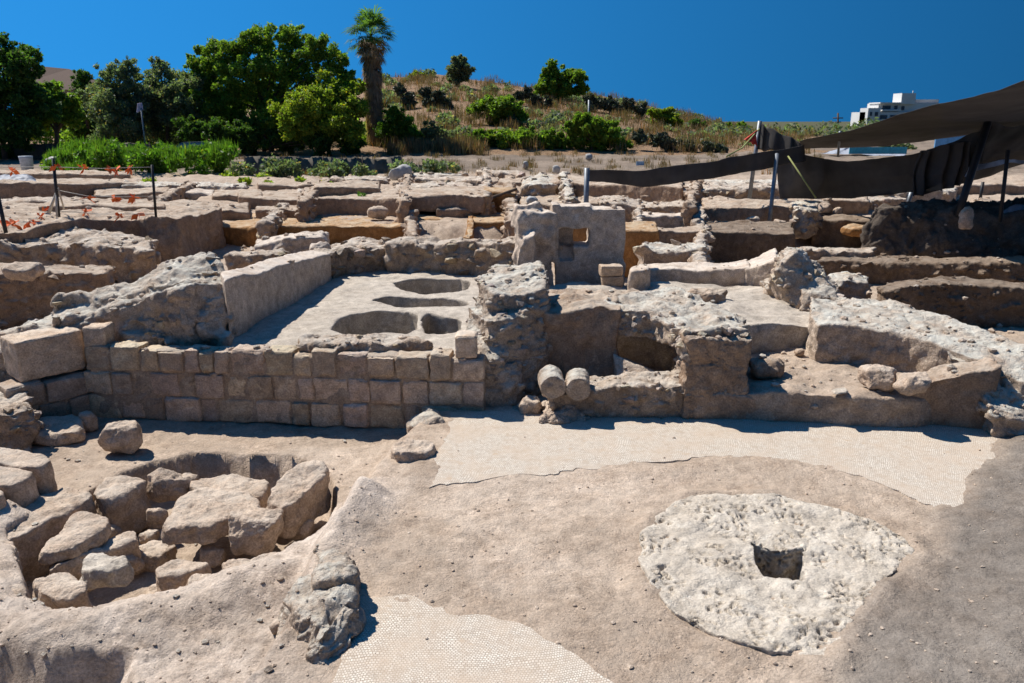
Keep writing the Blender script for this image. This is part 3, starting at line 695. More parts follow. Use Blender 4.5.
solid_obj('vat_floor', s, M['floor'], None, None, 11, kind='structure', voxel=.03, rough=(.01, 4), warp=None)
slab('stone_beam', 'long rough yellowish beam of masonry on the vat floor edge', [(299, 338), (315, 334), (422, 335), (428, 341), (410, 343), (300, 345)], .71, .15, mat='rubble', cat='stone beam', cob=(.03, 9), voxel=.018)

# central pillar
s = Solid().prism([at(*p) for p in ((477, 280, 1.30), (498, 264, 1.38), (538, 265, 1.38), (548, 274, 1.36), (546, 287, 1.30), (520, 291, 1.28), (494, 293, 1.27))], .35)
s.prism([at(*p) for p in ((470, 305, 1.05), (486, 293, 1.2), (520, 292, 1.2), (545, 296, 1.18), (543, 302, 1.10), (515, 318, 1.0), (490, 320, 1.0))], -.2)
s.prism([at(*p) for p in ((466, 335, .78), (470, 318, .92), (498, 310, 1.0), (504, 338, .75), (496, 356, .6), (482, 358, .58))], -.3)
s.prism([at(*p) for p in ((482, 368, .42), (508, 350, .55), (522, 382, .28), (518, 398, .12), (484, 396, .15))], -.3, flare=.05)
s.hull([at(*q) for q in ((480, 276, 1.30), (500, 265, 1.36), (538, 266, 1.36), (546, 276, 1.34), (544, 290, 1.26), (492, 294, 1.25), (472, 392, .1), (500, 400, .0), (530, 396, .0), (545, 388, .0), (470, 340, .6), (545, 340, .5), (545, 355, .4))])
s.hull([at(*q) for q in ((464, 404, .0), (500, 407, .0), (524, 406, .0), (468, 384, .27), (498, 374, .36), (516, 388, .22), (470, 370, .44), (515, 360, .5), (470, 404, -.2), (520, 404, -.2))])
solid_obj('rubble_pillar', s, M['pale'], 'tall rough rubble pillar standing in the middle at the end of the block wall', 'pillar', 9, voxel=.018, rough=(.04, 4), cob=(.03, 8.), warp=(.05, 2))
balk('plaster_wall', 'dark plastered wall joining the rubble pillar to the vaulted mass', [(528, 296, 307, 388), (560, 295, 307, 389), (585, 294, 306, 390), (618, 296, 309, 391)], 0, 'earth', 'wall', warp=(.07, 1.8), rough=(.03, 4), pits=(.03, 5))
# vaulted mass
s = Solid().prism([at(*p) for p in ((594, 308, 1.02), (604, 298, 1.03), (640, 291, 1.05), (668, 288, 1.05), (705, 300, 1.0), (742, 320, .95), (750, 330, 1.0), (716, 332, .99), (686, 333, .98), (676, 328, .95), (650, 314, .98))], .68)
s.prism([at(688, 335, .92), at(747, 331, .93), at(742, 318, .9), at(690, 312, .96)], -.2)
s.prism([at(*p) for p in ((676, 298, 1.0), (705, 302, 1.0), (740, 320, .9), (692, 325, .88), (684, 314, .92))], -.2)
s.prism([at(*p) for p in ((676, 350, .60), (692, 338, .80), (694, 350, .70), (692, 372, .45), (678, 374, .40))], -.2)
solid_obj('vault_remains', s, M['pale'], 'white topped remains of a vault with a dark cave under its left side', 'ruin', 9.3, voxel=.02, rough=(.04, 4), cob=(.045, 7), warp=(.05, 2))
b0 = at(687, 418, 0); b1 = at(747, 417, 0)
b0.y = 8.43; b1.y = 8.47
b0.x = at(686, 400, 0).x * 8.43 / at(686, 400, 0).y; b1.x = at(746, 400, 0).x * 8.47 / at(746, 400, 0).y
s = Solid(); rg_ = random.Random(4); Lp = b1.x - b0.x
for z0_, z1_, cut in ((-.2, .29, .42), (.318, .605, .55), (.633, .93, .48)):
    for a_, c_ in ((0, cut - .018), (cut + .018, 1)):
        s.box(Vector((b0.x + Lp * (a_ + c_) / 2, 8.45 + .16 + rg_.uniform(-.012, .012), (z0_ + z1_) / 2)), (Lp * (c_ - a_) / 2, .16, (z1_ - z0_) / 2))
s.box(Vector((b0.x + Lp / 2, 8.635, .34)), (Lp / 2 - .02, .165, .56))
solid_obj('block_pier', s, M['earth'], 'plastered block pier carrying the right end of the vault', 'pier', 8.4, voxel=.0125, rough=(.035, 6), warp=(.04, 3.5), pits=(.025, 9))
solid_obj('fallen_slab', Solid().hull([at(612, 352, .52), at(622, 356, .50), at(664, 376, .30), at(650, 380, .28), at(615, 378, .28), at(612, 352, .2), at(664, 376, .1), at(615, 378, .1)]), M['stone'], 'tilted sunlit slab lying inside the mouth of the cave', 'stone', 9.3)
balk('rubble_wall', 'low lumpy rubble wall below the cave, right of the column drums', [(548, 385, 396, 418), (575, 378, 392, 417), (610, 376, 389, 417), (650, 374, 387, 418), (700, 374, 388, 418)], 0, 'rubble', 'wall', cob=(.05, 8), rough=(.035, 5), warp=(.04, 3))
balk('earth_wall', 'long low brown wall with a flat face along the right mosaic edge', [(690, 382, 396, 419), (745, 382, 395, 420), (800, 380, 397, 422), (850, 380, 396, 424), (890, 384, 398, 426), (920, 372, 385, 427), (955, 362, 372, 428), (990, 358, 366, 429)], 0, 'earth', 'wall', rough=(.025, 4), warp=(.05, 2.2))
s = Solid().prism([at(*p) for p in ((940, 346, .70), (1060, 352, .72), (1130, 400, .45), (1060, 400, .42), (1012, 388, .48), (988, 368, .62), (955, 360, .66))], -.2)
s.prism([at(*p) for p in ((988, 374, .58), (1012, 392, .44), (1060, 408, .34), (1070, 425, .2), (1020, 420, .22), (992, 412, .28))], -.2, flare=.04)
s.prism([at(*p) for p in ((992, 405, .3), (1040, 418, .2), (1060, 440, .05), (1020, 440, .03), (990, 430, .05))], -.2)
solid_obj('rubble_wall', s, M['pale'], 'pale crumbling rubble wall end at the right edge above the mosaic', 'wall', 8.2, voxel=.02, rough=(.05, 4), cob=(.04, 7), warp=(.06, 2))
# right room
s = Solid().prism(PX([(738, 392), (735, 345), (742, 318), (800, 308), (840, 330), (955, 392), (920, 399), (840, 396)], .34), -.2)
solid_obj('room_floor', s, M['ground'], None, None, 9.5, kind='structure', rough=(.03, 3), warp=(.04, 2))
tint_attr(bpy.data.objects['room_floor'].data, np.ones((len(bpy.data.objects['room_floor'].data.vertices), 3)))
s = Solid().prism(PX([(548, 300), (640, 296), (640, 290), (560, 283), (730, 283), (775, 288), (805, 306), (830, 325), (790, 322), (760, 324), (735, 330), (700, 322), (650, 316)][0:1] + [(545, 284), (735, 284), (775, 288), (805, 306), (830, 326), (790, 326), (760, 326), (735, 330), (700, 322), (650, 318), (600, 319), (556, 318)], .66), -.2)
solid_obj('plaster_floor', s, M['floor'], None, None, 11, kind='structure', rough=(.03, 2.5), warp=(.05, 2))
slab('earth_ledge', 'brown ledge of burnt earth along the floor below the niche wall', [(546, 298), (552, 289), (640, 290), (645, 296), (600, 300)], .80, .25, mat='earth', cat='earth ledge', rough=(.04, 4), cob=(.03, 6))
slab('broken_stone', 'dark broken stone lying on the plaster floor behind the vault', [(686, 292), (692, 288), (722, 288), (725, 292), (705, 294)], .82, .25, mat='earth', cob=(.03, 6))
rock('boulder', 'brown boulder on the right low wall, left of a pair', 865, 367, 901, 394, .38, .85, mat='stone')
rock('boulder', 'brown boulder on the right low wall, right of a pair', 900, 371, 937, 399, .42, .85, mat='stone')
for i, (x0, y0, x1, y1, z, lb) in enumerate(((728, 316, 746, 332, .66, 'dark lump of masonry behind the top of the block pier'), (760, 318, 800, 332, .5, 'broken floor edge lump in the middle of the right room'), (752, 360, 792, 384, .34, 'heap of earth in the sunlit room behind the low wall'), (795, 348, 806, 358, .36, 'small stone near the foot of the slanting wall in the right room'))):
    rock('rubble_lump', lb, x0, y0, x1, y1, z, .9, mat='earth', cat='rubble')
slab('paper_scrap', 'small white scrap of paper on the low right wall', [(832, 389), (845, 387), (848, 391), (836, 393)], .40, .02, mat='white', cat='paper', voxel=.008, rough=None, warp=None)
# right top wall
s = Solid().prism([at(*p) for p in ((812, 296, .92), (850, 298, .9), (890, 298, .85), (930, 312, .85), (975, 328, .80), (1060, 356, .75), (1100, 390, .55), (1020, 382, .55), (985, 364, .66), (950, 350, .72), (910, 337, .78), (860, 327, .82), (822, 324, .84), (810, 316, .86))], -.2)
solid_obj('slanting_wall', s, M['pale'], 'broad white topped wall slanting across the right side of the site', 'wall', 10, voxel=.025, rough=(.03, 4.5), pits=(.035, 7), warp=(.05, 1.8))
s = Solid().hull([at(*p) for p in ((756, 302, .5), (800, 318, .5), (842, 306, .5), (832, 284, .5), (775, 280, .5), (786, 245, 1.46), (801, 248, 1.42), (796, 254, 1.38), (779, 266, 1.2), (806, 270, 1.15))])
s.hull([at(*p) for p in ((796, 268, 1.1), (812, 270, 1.1), (845, 300, .8), (846, 312, .6), (806, 320, .5), (800, 290, .9))])
solid_obj('rubble_pillar', s, M['pale'], 'jagged white rubble stub rising at the corner behind the right room', 'pillar', 12, voxel=.024, rough=(.04, 4), cob=(.06, 6), warp=(.06, 2))
balk('rubble_wall', 'short white topped stub right of the jagged rubble corner', [(826, 272, 280, 297), (845, 270, 279, 297), (866, 276, 284, 296)], .3, 'pale', 'wall', cob=(.04, 6))
balk('trench_wall', 'dark trench wall with a thin white rim behind the slanting wall', [(880, 286, 293, 333), (905, 280, 288, 333), (940, 277, 284, 332), (985, 280, 287, 332), (1035, 283, 291, 332), (1110, 288, 297, 332)], -.1, 'brown', 'wall', cob=(.02, 7))  # darker earth colour stands in for the net shadow here
balk('trench_wall', 'brown walled trench side with pale ragged rim under the soil heap', [(820, 256, 262, 276), (900, 256, 264, 280), (960, 258, 264, 283), (1010, 256, 262, 286), (1080, 258, 266, 290)], .1, 'brown', 'wall', cob=(.03, 5))  # rear wall darkened in colour for the shadow of the nets
balk('rubble_wall', 'grey low wall in front of the dark trench beside the jagged stub', [(800, 246, 250, 262), (840, 247, 251, 262), (872, 248, 252, 262)], .3, 'rubble', 'wall', cob=(.04, 5))

# column drums
pd = at(566, 421, 0)
solid_obj('rubble_pedestal', Solid().hull([at(*q) for q in ((541, 424, 0), (560, 426, 0), (592, 420, 0), (586, 408, 0), (545, 410, 0), (546, 402, .16), (590, 400, .16), (566, 405, .16), (560, 396, .17), (586, 394, .17))]), M['stone'], 'crumbly rubble pedestal under the two column drums', 'pedestal', 8.3, voxel=.014, rough=(.04, 6), cob=(.03, 10), warp=(.03, 4))
def drum(label, px, py, r, sd):
    c = atY(px, py, 8.33); ax = Vector((.06 * sd, -.97, -.04)).normalized(); V = []; u = ax.orthogonal().normalized(); w = ax.cross(u)
    s = Solid(); s.hull([c + ax * t + (u * math.cos(k * .2618) + w * math.sin(k * .2618)) * r * rr for t, rr in ((0, .97), (-.02, 1), (-.36, 1.0)) for k in range(24)])
    return solid_obj('column_drum', s, M['pale'], label, 'column drum', 8.3, voxel=.011, rough=(.010, 8), warp=(.012, 5), group='column drums on the rubble pedestal')
drum('short pale column drum on the rubble pedestal, left of the pair', 553, 388, .14, 1)
drum('short pale column drum on the rubble pedestal, right of the pair', 578, 390, .14, -1)
rock('rubble_lump', 'pointed stone just left of the column drums', 517, 396, 543, 418, 0, .9, mat='stone', cat='rubble')

# niche wall
s = Solid(); Y0 = at(560, 283, .6).y
def zz(r): return z_at(r, Y0)
def wx(px, z): return (px - 512) / FPX * (Y0 * cp + (CAM_H - z) * sp)
def panel(s, x0, x1, r0, r1, th=.5, y=0.):
    za, zb = zz(r0), zz(r1); s.box(Vector(((wx(x0, za) + wx(x1, za)) / 2, Y0 + y + th / 2, (za + zb) / 2)), (abs(wx(x1, za) - wx(x0, za)) / 2, th / 2, abs(za - zb) / 2))
panel(s, 556, 626, 262, 295); panel(s, 590, 626, 210, 264); panel(s, 556, 592, 207, 228); panel(s, 552, 560, 205, 264); panel(s, 556, 575, 226, 266, .16, .38); s.hull([Vector((wx(558, 1), Y0 + .1, zz(264))), Vector((wx(580, 1), Y0 + .05, zz(264))), Vector((wx(562, 1), Y0 + .3, zz(246))), Vector((wx(572, 1), Y0 + .3, zz(250))), Vector((wx(575, 1), Y0 + .4, zz(266)))]); panel(s, 574, 592, 246, 264, .5)
solid_obj('niche_wall', s, M['plaster'], 'grey plastered wall with a broken window opening onto orange earth', 'wall', 13.5, voxel=.028, rough=(.018, 5), warp=(.03, 2.2))
s = Solid(); panel(s, 517, 554, 212, 292, .6, -.1); panel(s, 519, 535, 232, 292, .4, -.45); panel(s, 514, 540, 206, 230, .4, .1)
solid_obj('rubble_wall', s, M['plaster'], 'rough rubble buttress at the left end of the niche wall', 'wall', 13.2, voxel=.03, rough=(.04, 4), pits=(.04, 6), warp=(.06, 2))
one_block('brick_block', 'upper of two cut blocks stacked at the foot of the niche wall', at(611, 287, .66) + Vector((0, .1, .26)), (.185, .13, .085), .08, .95, 31, .03)
one_block('brick_block', 'lower of two cut blocks stacked at the foot of the niche wall', at(611, 287, .66) + Vector((.02, .1, .085)), (.18, .13, .09), .02, .9, 32, .03)
slab('upright_slab', 'rounded upright slab standing right of the stacked blocks', [(628, 267), (634, 264), (650, 265), (651, 269), (629, 271)], .98, .45, mat='plaster', cat='stone slab', rough=(.01, 5), warp=(.02, 3))
balk('rubble_wall', 'wall of large weathered blocks closing the back of the vat floor', [(386, 240, 246, 272), (410, 236, 242, 272), (440, 238, 243, 273), (470, 237, 243, 275), (518, 237, 244, 280)], .6, 'rubble', 'wall', cob=(.09, 3.2), rough=(.04, 4), warp=(.07, 2))
balk('rubble_wall', 'stepped lumpy wall linking the plastered wall to the back of the vat floor', [(312, 246, 256, 284), (335, 242, 254, 276), (360, 240, 248, 272), (392, 239, 247, 270)], .6, 'rubble', 'wall', cob=(.09, 3.5), rough=(.04, 4), warp=(.06, 2))
balk('stone_wall', 'grey round ended wall behind the plastered wall', [(256, 241, 247, 262), (275, 236, 242, 262), (300, 232, 238, 262), (322, 232, 236, 260), (327, 234, 240, 258)], .5, 'plaster', 'wall', cob=(.05, 4))
rock('boulder', 'grey boulder at the foot of the grey round ended wall', 306, 243, 330, 258, .9, .8, mat='plaster')
balk('earth_balk', 'earth face in the shadow left of the plastered wall', [(228, 252, 257, 275), (255, 251, 256, 275), (285, 250, 255, 268)], .5, 'rubble', cob=(.05, 4))
# left trenches
balk('trench_wall', 'dark faced trench wall at the left edge with a stone on its rim', [(-60, 262, 274, 332), (0, 262, 274, 330), (30, 264, 272, 325), (60, 264, 272, 318), (112, 266, 274, 308)], .0, 'earth', 'wall', cob=(.04, 5))
rock('boulder', 'flat brown stone on the rim of the dark trench wall', -4, 263, 36, 284, 1.0, .8)
balk('rubble_wall', 'rubble wall at the left edge between the trench and the earth balk', [(-60, 228, 240, 268), (0, 229, 241, 268), (50, 230, 244, 268), (100, 233, 247, 270), (152, 238, 247, 270)], .3, 'rubble', 'wall', cob=(.10, 3), rough=(.05, 3), warp=(.1, 1.5))
s = Solid().prism(PX([(-80, 236), (22, 231), (92, 219), (136, 218), (178, 220), (200, 213), (222, 209), (218, 203), (150, 199), (60, 201), (-80, 204)], 1.02), -.3)
solid_obj('earth_balk', s, M['earth'], 'broad flat topped earth balk with a tall shaded face at left', 'earth balk', 19, rough=(.05, 2.5), warp=(.09, 1.2))

# ================================================================== FAR BALKS AND WALLS
GB = 'earth balks between the far trenches'
for lb, st, zb, mt, ct in (
    ('long orange faced balk across the middle of the site behind the vat floor', [(222, 210, 226, 243), (260, 210, 226, 245), (320, 211, 226, 244), (370, 211, 226, 243), (417, 211, 226, 243)], .05, 'orange', 'earth balk'),
    ('tall dark faced balk with a green tuft growing on it', [(304, 188, 199, 215), (340, 188, 198, 214), (372, 188, 198, 215), (404, 188, 198, 217)], .55, 'earth', 'earth balk'),
    ('paler continuation right of the dark faced balk', [(404, 187, 196, 204), (450, 186, 195, 204), (484, 186, 196, 205)], .9, 'earth', 'earth balk'),
    ('low earth ridge in front of the dark faced balk', [(256, 206, 210, 218), (285, 205, 209, 218), (314, 206, 211, 217)], .55, 'earth', 'earth balk'),
    ('ragged stony ridge left of the dark faced balk', [(238, 190, 197, 205), (270, 191, 199, 206), (302, 193, 199, 205)], .7, 'earth', 'earth balk'),
    ('grassy bank behind the dark faced balk', [(314, 182, 187, 196), (345, 181, 187, 195), (380, 182, 188, 194)], 1.0, 'earth', 'earth balk'),
    ('narrow stony strip behind the paler balk', [(396, 183, 188, 192), (430, 182, 187, 192), (472, 182, 187, 190)], 1.0, 'rubble', 'earth balk'),
    ('long thin wall with a dark face in the far middle', [(418, 176, 179, 184), (450, 176, 180, 185), (483, 177, 181, 187)], 1.0, 'rubble', 'wall'),
    ('thin pale wall farthest in the middle', [(405, 173, 175, 178), (440, 173, 175, 178), (468, 173, 175, 178)], 1.0, 'pale', 'wall'),
    ('thin dark edged strip left of the far rubble bank', [(476, 170, 172, 175), (500, 171, 173, 176), (522, 171, 173, 176)], 1.0, 'rubble', 'wall'),
    ('orange trench face left of the thin dividing rib', [(410, 212, 219, 234), (440, 213, 219, 234), (472, 213, 221, 234)], .1, 'orange', 'earth balk'),
    ('bright orange trench face beside the niche wall', [(473, 214, 222, 239), (495, 214, 222, 239), (517, 214, 222, 239)], .1, 'orange', 'earth balk'),
    ('low mound on the orange terrace', [(436, 206, 210, 217), (460, 205, 209, 217), (482, 206, 210, 216)], .55, 'earth', 'earth balk'),
    ('sandy trench end wall under the slanting pole', [(482, 188, 192, 212), (500, 188, 192, 213), (516, 188, 193, 213)], .55, 'orange', 'earth balk'),
    ('earth wall far left with orange ribbons hanging before it', [(96, 187, 195, 205), (130, 186, 194, 203), (170, 187, 193, 202)], .6, 'earth', 'earth balk'),
    ('grey flat topped block of plaster between the left balks', [(168, 190, 194, 202), (190, 189, 193, 201), (214, 190, 194, 201)], .6, 'plaster', 'wall'),
    ('dark trench side right of the grey plaster block', [(214, 190, 196, 204), (240, 190, 195, 205), (262, 190, 196, 206)], .6, 'earth', 'earth balk'),
    ('small walled corner behind the end of the broad flat balk', [(214, 204, 209, 219), (230, 203, 209, 219), (250, 203, 211, 219)], .55, 'earth', 'wall'),
    ('long dark shaded wall at the far left under the weeds', [(-60, 178, 182, 206), (0, 178, 182, 205), (60, 179, 183, 204), (140, 180, 184, 196)], .55, 'earth', 'wall'),
    ('long dark trench side behind the niche wall', [(548, 176, 183, 198), (585, 176, 183, 200), (630, 177, 184, 203), (682, 178, 187, 207)], .55, 'earth', 'earth balk'),
    ('lumpy earth bank just over the top of the niche wall', [(520, 197, 203, 216), (555, 198, 204, 218), (590, 197, 203, 221), (604, 198, 204, 221)], .55, 'earth', 'earth balk'),
    ('weathered rubble block right of the steel post', [(598, 197, 204, 222), (618, 195, 203, 222), (640, 199, 208, 222)], .55, 'rubble', 'wall'),
    ('stony wall uppermost of the stepped rooms', [(638, 202, 207, 215), (668, 202, 206, 215), (697, 201, 207, 216)], .6, 'rubble', 'wall'),
    ('grey plastered wall second down the stepped rooms', [(634, 213, 217, 228), (668, 213, 217, 227), (700, 211, 217, 227)], .6, 'plaster', 'wall'),
    ('earth wall third down the stepped rooms', [(656, 226, 231, 244), (680, 226, 231, 243), (704, 224, 231, 242)], .6, 'earth', 'wall'),
    ('pale rubble wall lowest of the stepped rooms', [(641, 242, 250, 266), (654, 243, 252, 264), (680, 243, 251, 264), (706, 240, 248, 262)], .6, 'pale', 'wall'),
    ('vivid orange pit face right of the niche wall', [(622, 222, 230, 264), (640, 222, 229, 264), (656, 222, 229, 264)], .3, 'orange', 'earth balk'),
    ('orange earth bank seen through the broken window of the niche wall', [(555, 214, 222, 258), (580, 214, 221, 258), (604, 214, 222, 258)], .4, 'orange', 'earth balk'),
    ('smooth low plastered wall right of the upright slab', [(640, 262, 269, 284), (680, 261, 268, 285), (720, 262, 269, 286), (748, 258, 266, 287)], .6, 'plaster', 'wall'),
    ('grey plastered wall curving up to the jagged rubble stub', [(744, 262, 270, 288), (762, 252, 264, 290), (776, 246, 258, 291)], .6, 'plaster', 'wall'),
    ('smooth sunlit brown trench face under the shade nets', [(702, 196, 207, 222), (735, 198, 206, 223), (770, 199, 207, 223), (800, 200, 208, 224)], .55, 'earth', 'earth balk'),
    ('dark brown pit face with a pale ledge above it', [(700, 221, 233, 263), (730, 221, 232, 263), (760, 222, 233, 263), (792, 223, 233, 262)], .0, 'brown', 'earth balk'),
    ('white lump of plaster at the right end of the brown trench face', [(793, 200, 208, 228), (805, 200, 210, 229), (817, 203, 212, 227)], .55, 'pale', 'wall'),
    ('long grey edging wall under the hanging net', [(812, 196, 201, 212), (850, 194, 199, 209), (905, 193, 198, 206)], .6, 'rubble', 'wall'),
    ('stony bank near the feet of the net poles', [(684, 184, 190, 200), (720, 183, 188, 198), (780, 184, 189, 198)], .7, 'rubble', 'earth balk'),
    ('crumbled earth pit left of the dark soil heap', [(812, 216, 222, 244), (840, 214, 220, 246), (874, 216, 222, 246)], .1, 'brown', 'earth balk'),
    ('pale strip of wall just below the green weeds', [(122, 182, 186, 191), (180, 182, 185, 190), (246, 183, 186, 190)], .8, 'pale', 'wall'),
    ('short dark edged strip left of the grassy bank', [(258, 180, 184, 190), (290, 181, 185, 190), (318, 182, 185, 190)], .8, 'earth', 'wall'),
    ('low stub of wall behind the grassy bank, below the palm', [(330, 176, 178, 182), (356, 176, 179, 183), (386, 176, 179, 182)], 1.0, 'rubble', 'wall'),
    ('far pit end below the left part of the pale rubble bank', [(498, 178, 182, 188), (510, 178, 182, 189), (524, 178, 183, 189)], .8, 'earth', 'earth balk'),
    ('short sandy strip left of the far pit end', [(474, 178, 182, 187), (486, 178, 181, 187), (500, 178, 181, 186)], .85, 'earth', 'earth balk'),
    ('farthest of the thin strips between the two leaning poles', [(694, 180, 183, 187), (740, 180, 183, 187), (792, 180, 183, 186)], .9, 'pale', 'wall'),
    ('second of the thin strips by the left leaning pole', [(700, 186, 188, 193), (726, 186, 188, 193), (754, 186, 188, 192)], .75, 'rubble', 'wall'),
    ('brown wall face under the middle of the curtain net', [(820, 194, 199, 211), (842, 193, 199, 211), (868, 194, 199, 211)], .6, 'earth', 'wall'),
    ('long pale kerb running right under the curtain net', [(868, 189, 193, 199), (910, 188, 192, 198), (956, 187, 191, 197)], .8, 'pale', 'wall'),
    ('far pale strip right of the curtain net, behind the black poles', [(920, 183, 186, 190), (970, 182, 185, 190), (1040, 181, 184, 189)], .9, 'earth', 'wall'),
    ('dark back wall behind the roped pole at far left', [(-40, 170, 173, 180), (40, 170, 173, 180), (130, 172, 175, 180)], .9, 'earth', 'wall'),
    ('low row of stones in front of the long shaded wall at far left', [(-20, 198, 201, 207), (40, 197, 201, 207), (96, 198, 202, 207)], .7, 'rubble', 'wall'),
    ('curved thin ridge on top of the broad flat balk', [(40, 206, 208, 212), (100, 204, 206, 210), (165, 204, 207, 211)], 1.0, 'earth', 'earth balk'),
    ('low ledge on the terrace behind the orange faced balk', [(228, 203, 206, 211), (245, 202, 206, 211), (268, 203, 207, 211)], .5, 'earth', 'earth balk'),
    ('small sandy ledge right of the grey boulder', [(388, 206, 209, 215), (402, 205, 209, 216), (420, 206, 210, 216)], .5, 'earth', 'earth balk'),
    ('broad sandy step at the right of the niche wall, under the net strip', [(640, 192, 196, 203), (665, 191, 195, 203), (702, 192, 196, 203)], .6, 'earth', 'earth balk'),
    ('pale rubble bank at the far edge above the steel post', [(522, 178, 186, 200), (540, 174, 184, 200), (556, 177, 186, 199)], .6, 'pale', 'earth balk')):
    nm = {'earth balk': 'earth_balk', 'wall': 'stone_wall'}[ct]
    far = st[0][3] < 225
    balk(nm, lb, st, zb, mt, ct, group=GB if ct == 'earth balk' else None, cob=(.08, 3.4) if mt in ('rubble', 'pale') else None)
for lb, pl, z, mt in (
    ('thin dividing rib between the two orange trench faces', [(466, 236), (473, 237), (473, 213), (468, 213)], .60, 'orange'),
    ('cross wall running back along the left side of the orange trenches', [(408, 236), (417, 236), (414, 200), (408, 200)], .68, 'earth'),
    ('cross wall running back beside the orange terrace and the niche wall', [(508, 220), (518, 220), (512, 176), (505, 176)], 1.0, 'earth'),
    ('cross wall on the left terrace running back past the stony ridge', [(258, 224), (268, 224), (304, 190), (296, 190)], .80, 'rubble'),
    ('cross wall running back at the left end of the dark faced balk', [(298, 200), (307, 200), (330, 178), (323, 178)], 1.15, 'earth'),
    ('cross wall running back from the right end of the dark faced balk', [(398, 200), (406, 200), (412, 172), (406, 172)], 1.15, 'earth'),
    ('cross wall on the far terrace running back below the lone hill tree', [(482, 196), (489, 196), (488, 168), (483, 168)], 1.15, 'rubble'),
    ('cross wall at far left running back from the grey plaster block', [(152, 200), (160, 200), (196, 182), (190, 182)], 1.05, 'earth'),
    ('cross wall closing the right end of the stepped rooms', [(698, 262), (708, 262), (704, 203), (697, 203)], .85, 'rubble'),
    ('cross wall closing the left side of the stepped rooms', [(634, 226), (641, 226), (643, 204), (637, 204)], .95, 'rubble'),
    ('cross wall under the net strip running back to the far ground', [(684, 205), (691, 205), (700, 178), (695, 178)], 1.2, 'earth'),
    ('cross wall on the far bank running back behind the steel post', [(566, 200), (574, 200), (566, 172), (560, 172)], 1.2, 'pale')):
    pts = PX(pl, z); s = Solid().prism(pts, -.2); Yc = sum(p.y for p in pts) / 4
    solid_obj('cross_wall', s, M[mt], lb, 'wall', Yc, warp=(.06, 1.1), rough=(.035, 3), cob=(.05, 3.4) if mt != 'orange' else None)
# soil heap in the shade
s = Solid().hull([at(*p) for p in ((862, 262, .0), (1100, 268, .0), (868, 222, .9), (885, 212, 1.15), (940, 210, 1.2), (1010, 214, 1.2), (1100, 214, 1.2), (1100, 200, 1.2), (900, 204, 1.1))])
solid_obj('soil_heap', s, M['soil'], 'heap of dark soil in the shade of the nets at right', 'soil heap', 17, rough=(.16, 2.2), warp=(.2, 1))
rock('boulder', 'pale stone set in the top of the dark soil heap', 961, 208, 977, 232, .95, .8)
GR = 'loose boulders on the far terraces'
for i, (x0, y0, x1, y1, z, lb) in enumerate(((364, 207, 389, 222, .55, 'grey boulder below the dark faced balk'), (818, 204, 834, 216, .8, 'tan boulder beside the white lump of plaster'), (833, 208, 846, 218, .75, 'second tan boulder behind the white lump of plaster'), (745, 218, 763, 227, .6, 'clod on the pale ledge nearest the leaning pole'), (775, 220, 790, 229, .6, 'clod on the pale ledge next to the white lump'), (846, 226, 878, 240, .4, 'orange brown clods left of the dark soil heap'), (238, 232, 256, 244, .1, 'clods of earth below the end of the broad flat balk'))):
    rock('boulder', lb, x0, y0, x1, y1, z, .8, mat='orange' if 'orange' in lb else 'stone', group=GR)

# ================================================================== HILL
def hill_z(X, Y):
    px = 512 + FPX * X / (Y * cp + .5)
    xs = np.array([-900, 0, 250, 390, 430, 480, 540, 590, 640, 690, 740, 800, 870, 960, 1100, 1600.])
    rw = np.array([121, 119, 108, 82, 78, 85, 93, 98, 106, 118, 128, 134, 137, 140, 142, 142.])
    r = np.interp(px, xs, rw)
    Yr = 118.; zr = CAM_H + (121 - r) / FPX * Yr * 1.02
    t = np.clip((Y - 57) / (Yr - 57), 0, 1.35)
    prof = np.where(t < 1, t ** .9, 1 - (t - 1) ** 2 * 2.5)
    return .85 + (zr - .85) * prof
def build_hill():
    cols = np.arange(-500, 1500, 8.); Ys = np.concatenate([np.arange(56, 125, 1.1), np.arange(126, 140, 3)])
    U = (cols - 512) / FPX
    Y = np.repeat(Ys, len(cols)); X = np.tile(U, len(Ys)) * Y * 1.0
    z = hill_z(X, Y); p = np.stack([X, Y, z * 0], 1); z = z + .35 * fbm(p * .22, 4, 3) * np.clip((Y - 57) / 8, 0, 1) - .2 * (Y < 57)
    nc = len(cols); i, j = np.meshgrid(np.arange(len(Ys) - 1), np.arange(nc - 1), indexing='ij'); i = i.ravel(); j = j.ravel()
    me = mesh_np('hill', np.stack([X, Y, z], 1), np.stack([i * nc + j, i * nc + j + 1, (i + 1) * nc + j + 1, (i + 1) * nc + j], 1).tolist())
    tag(link('hill', me, earth_mat('dry_hill', (.26, .15, .09), (.37, .23, .135), (.38, .28, .175), .5, .9, k=.25), recenter=False), kind='structure')
build_hill()
def hz(X, Y): return float(hill_z(np.array([X]), np.array([Y]))[0])

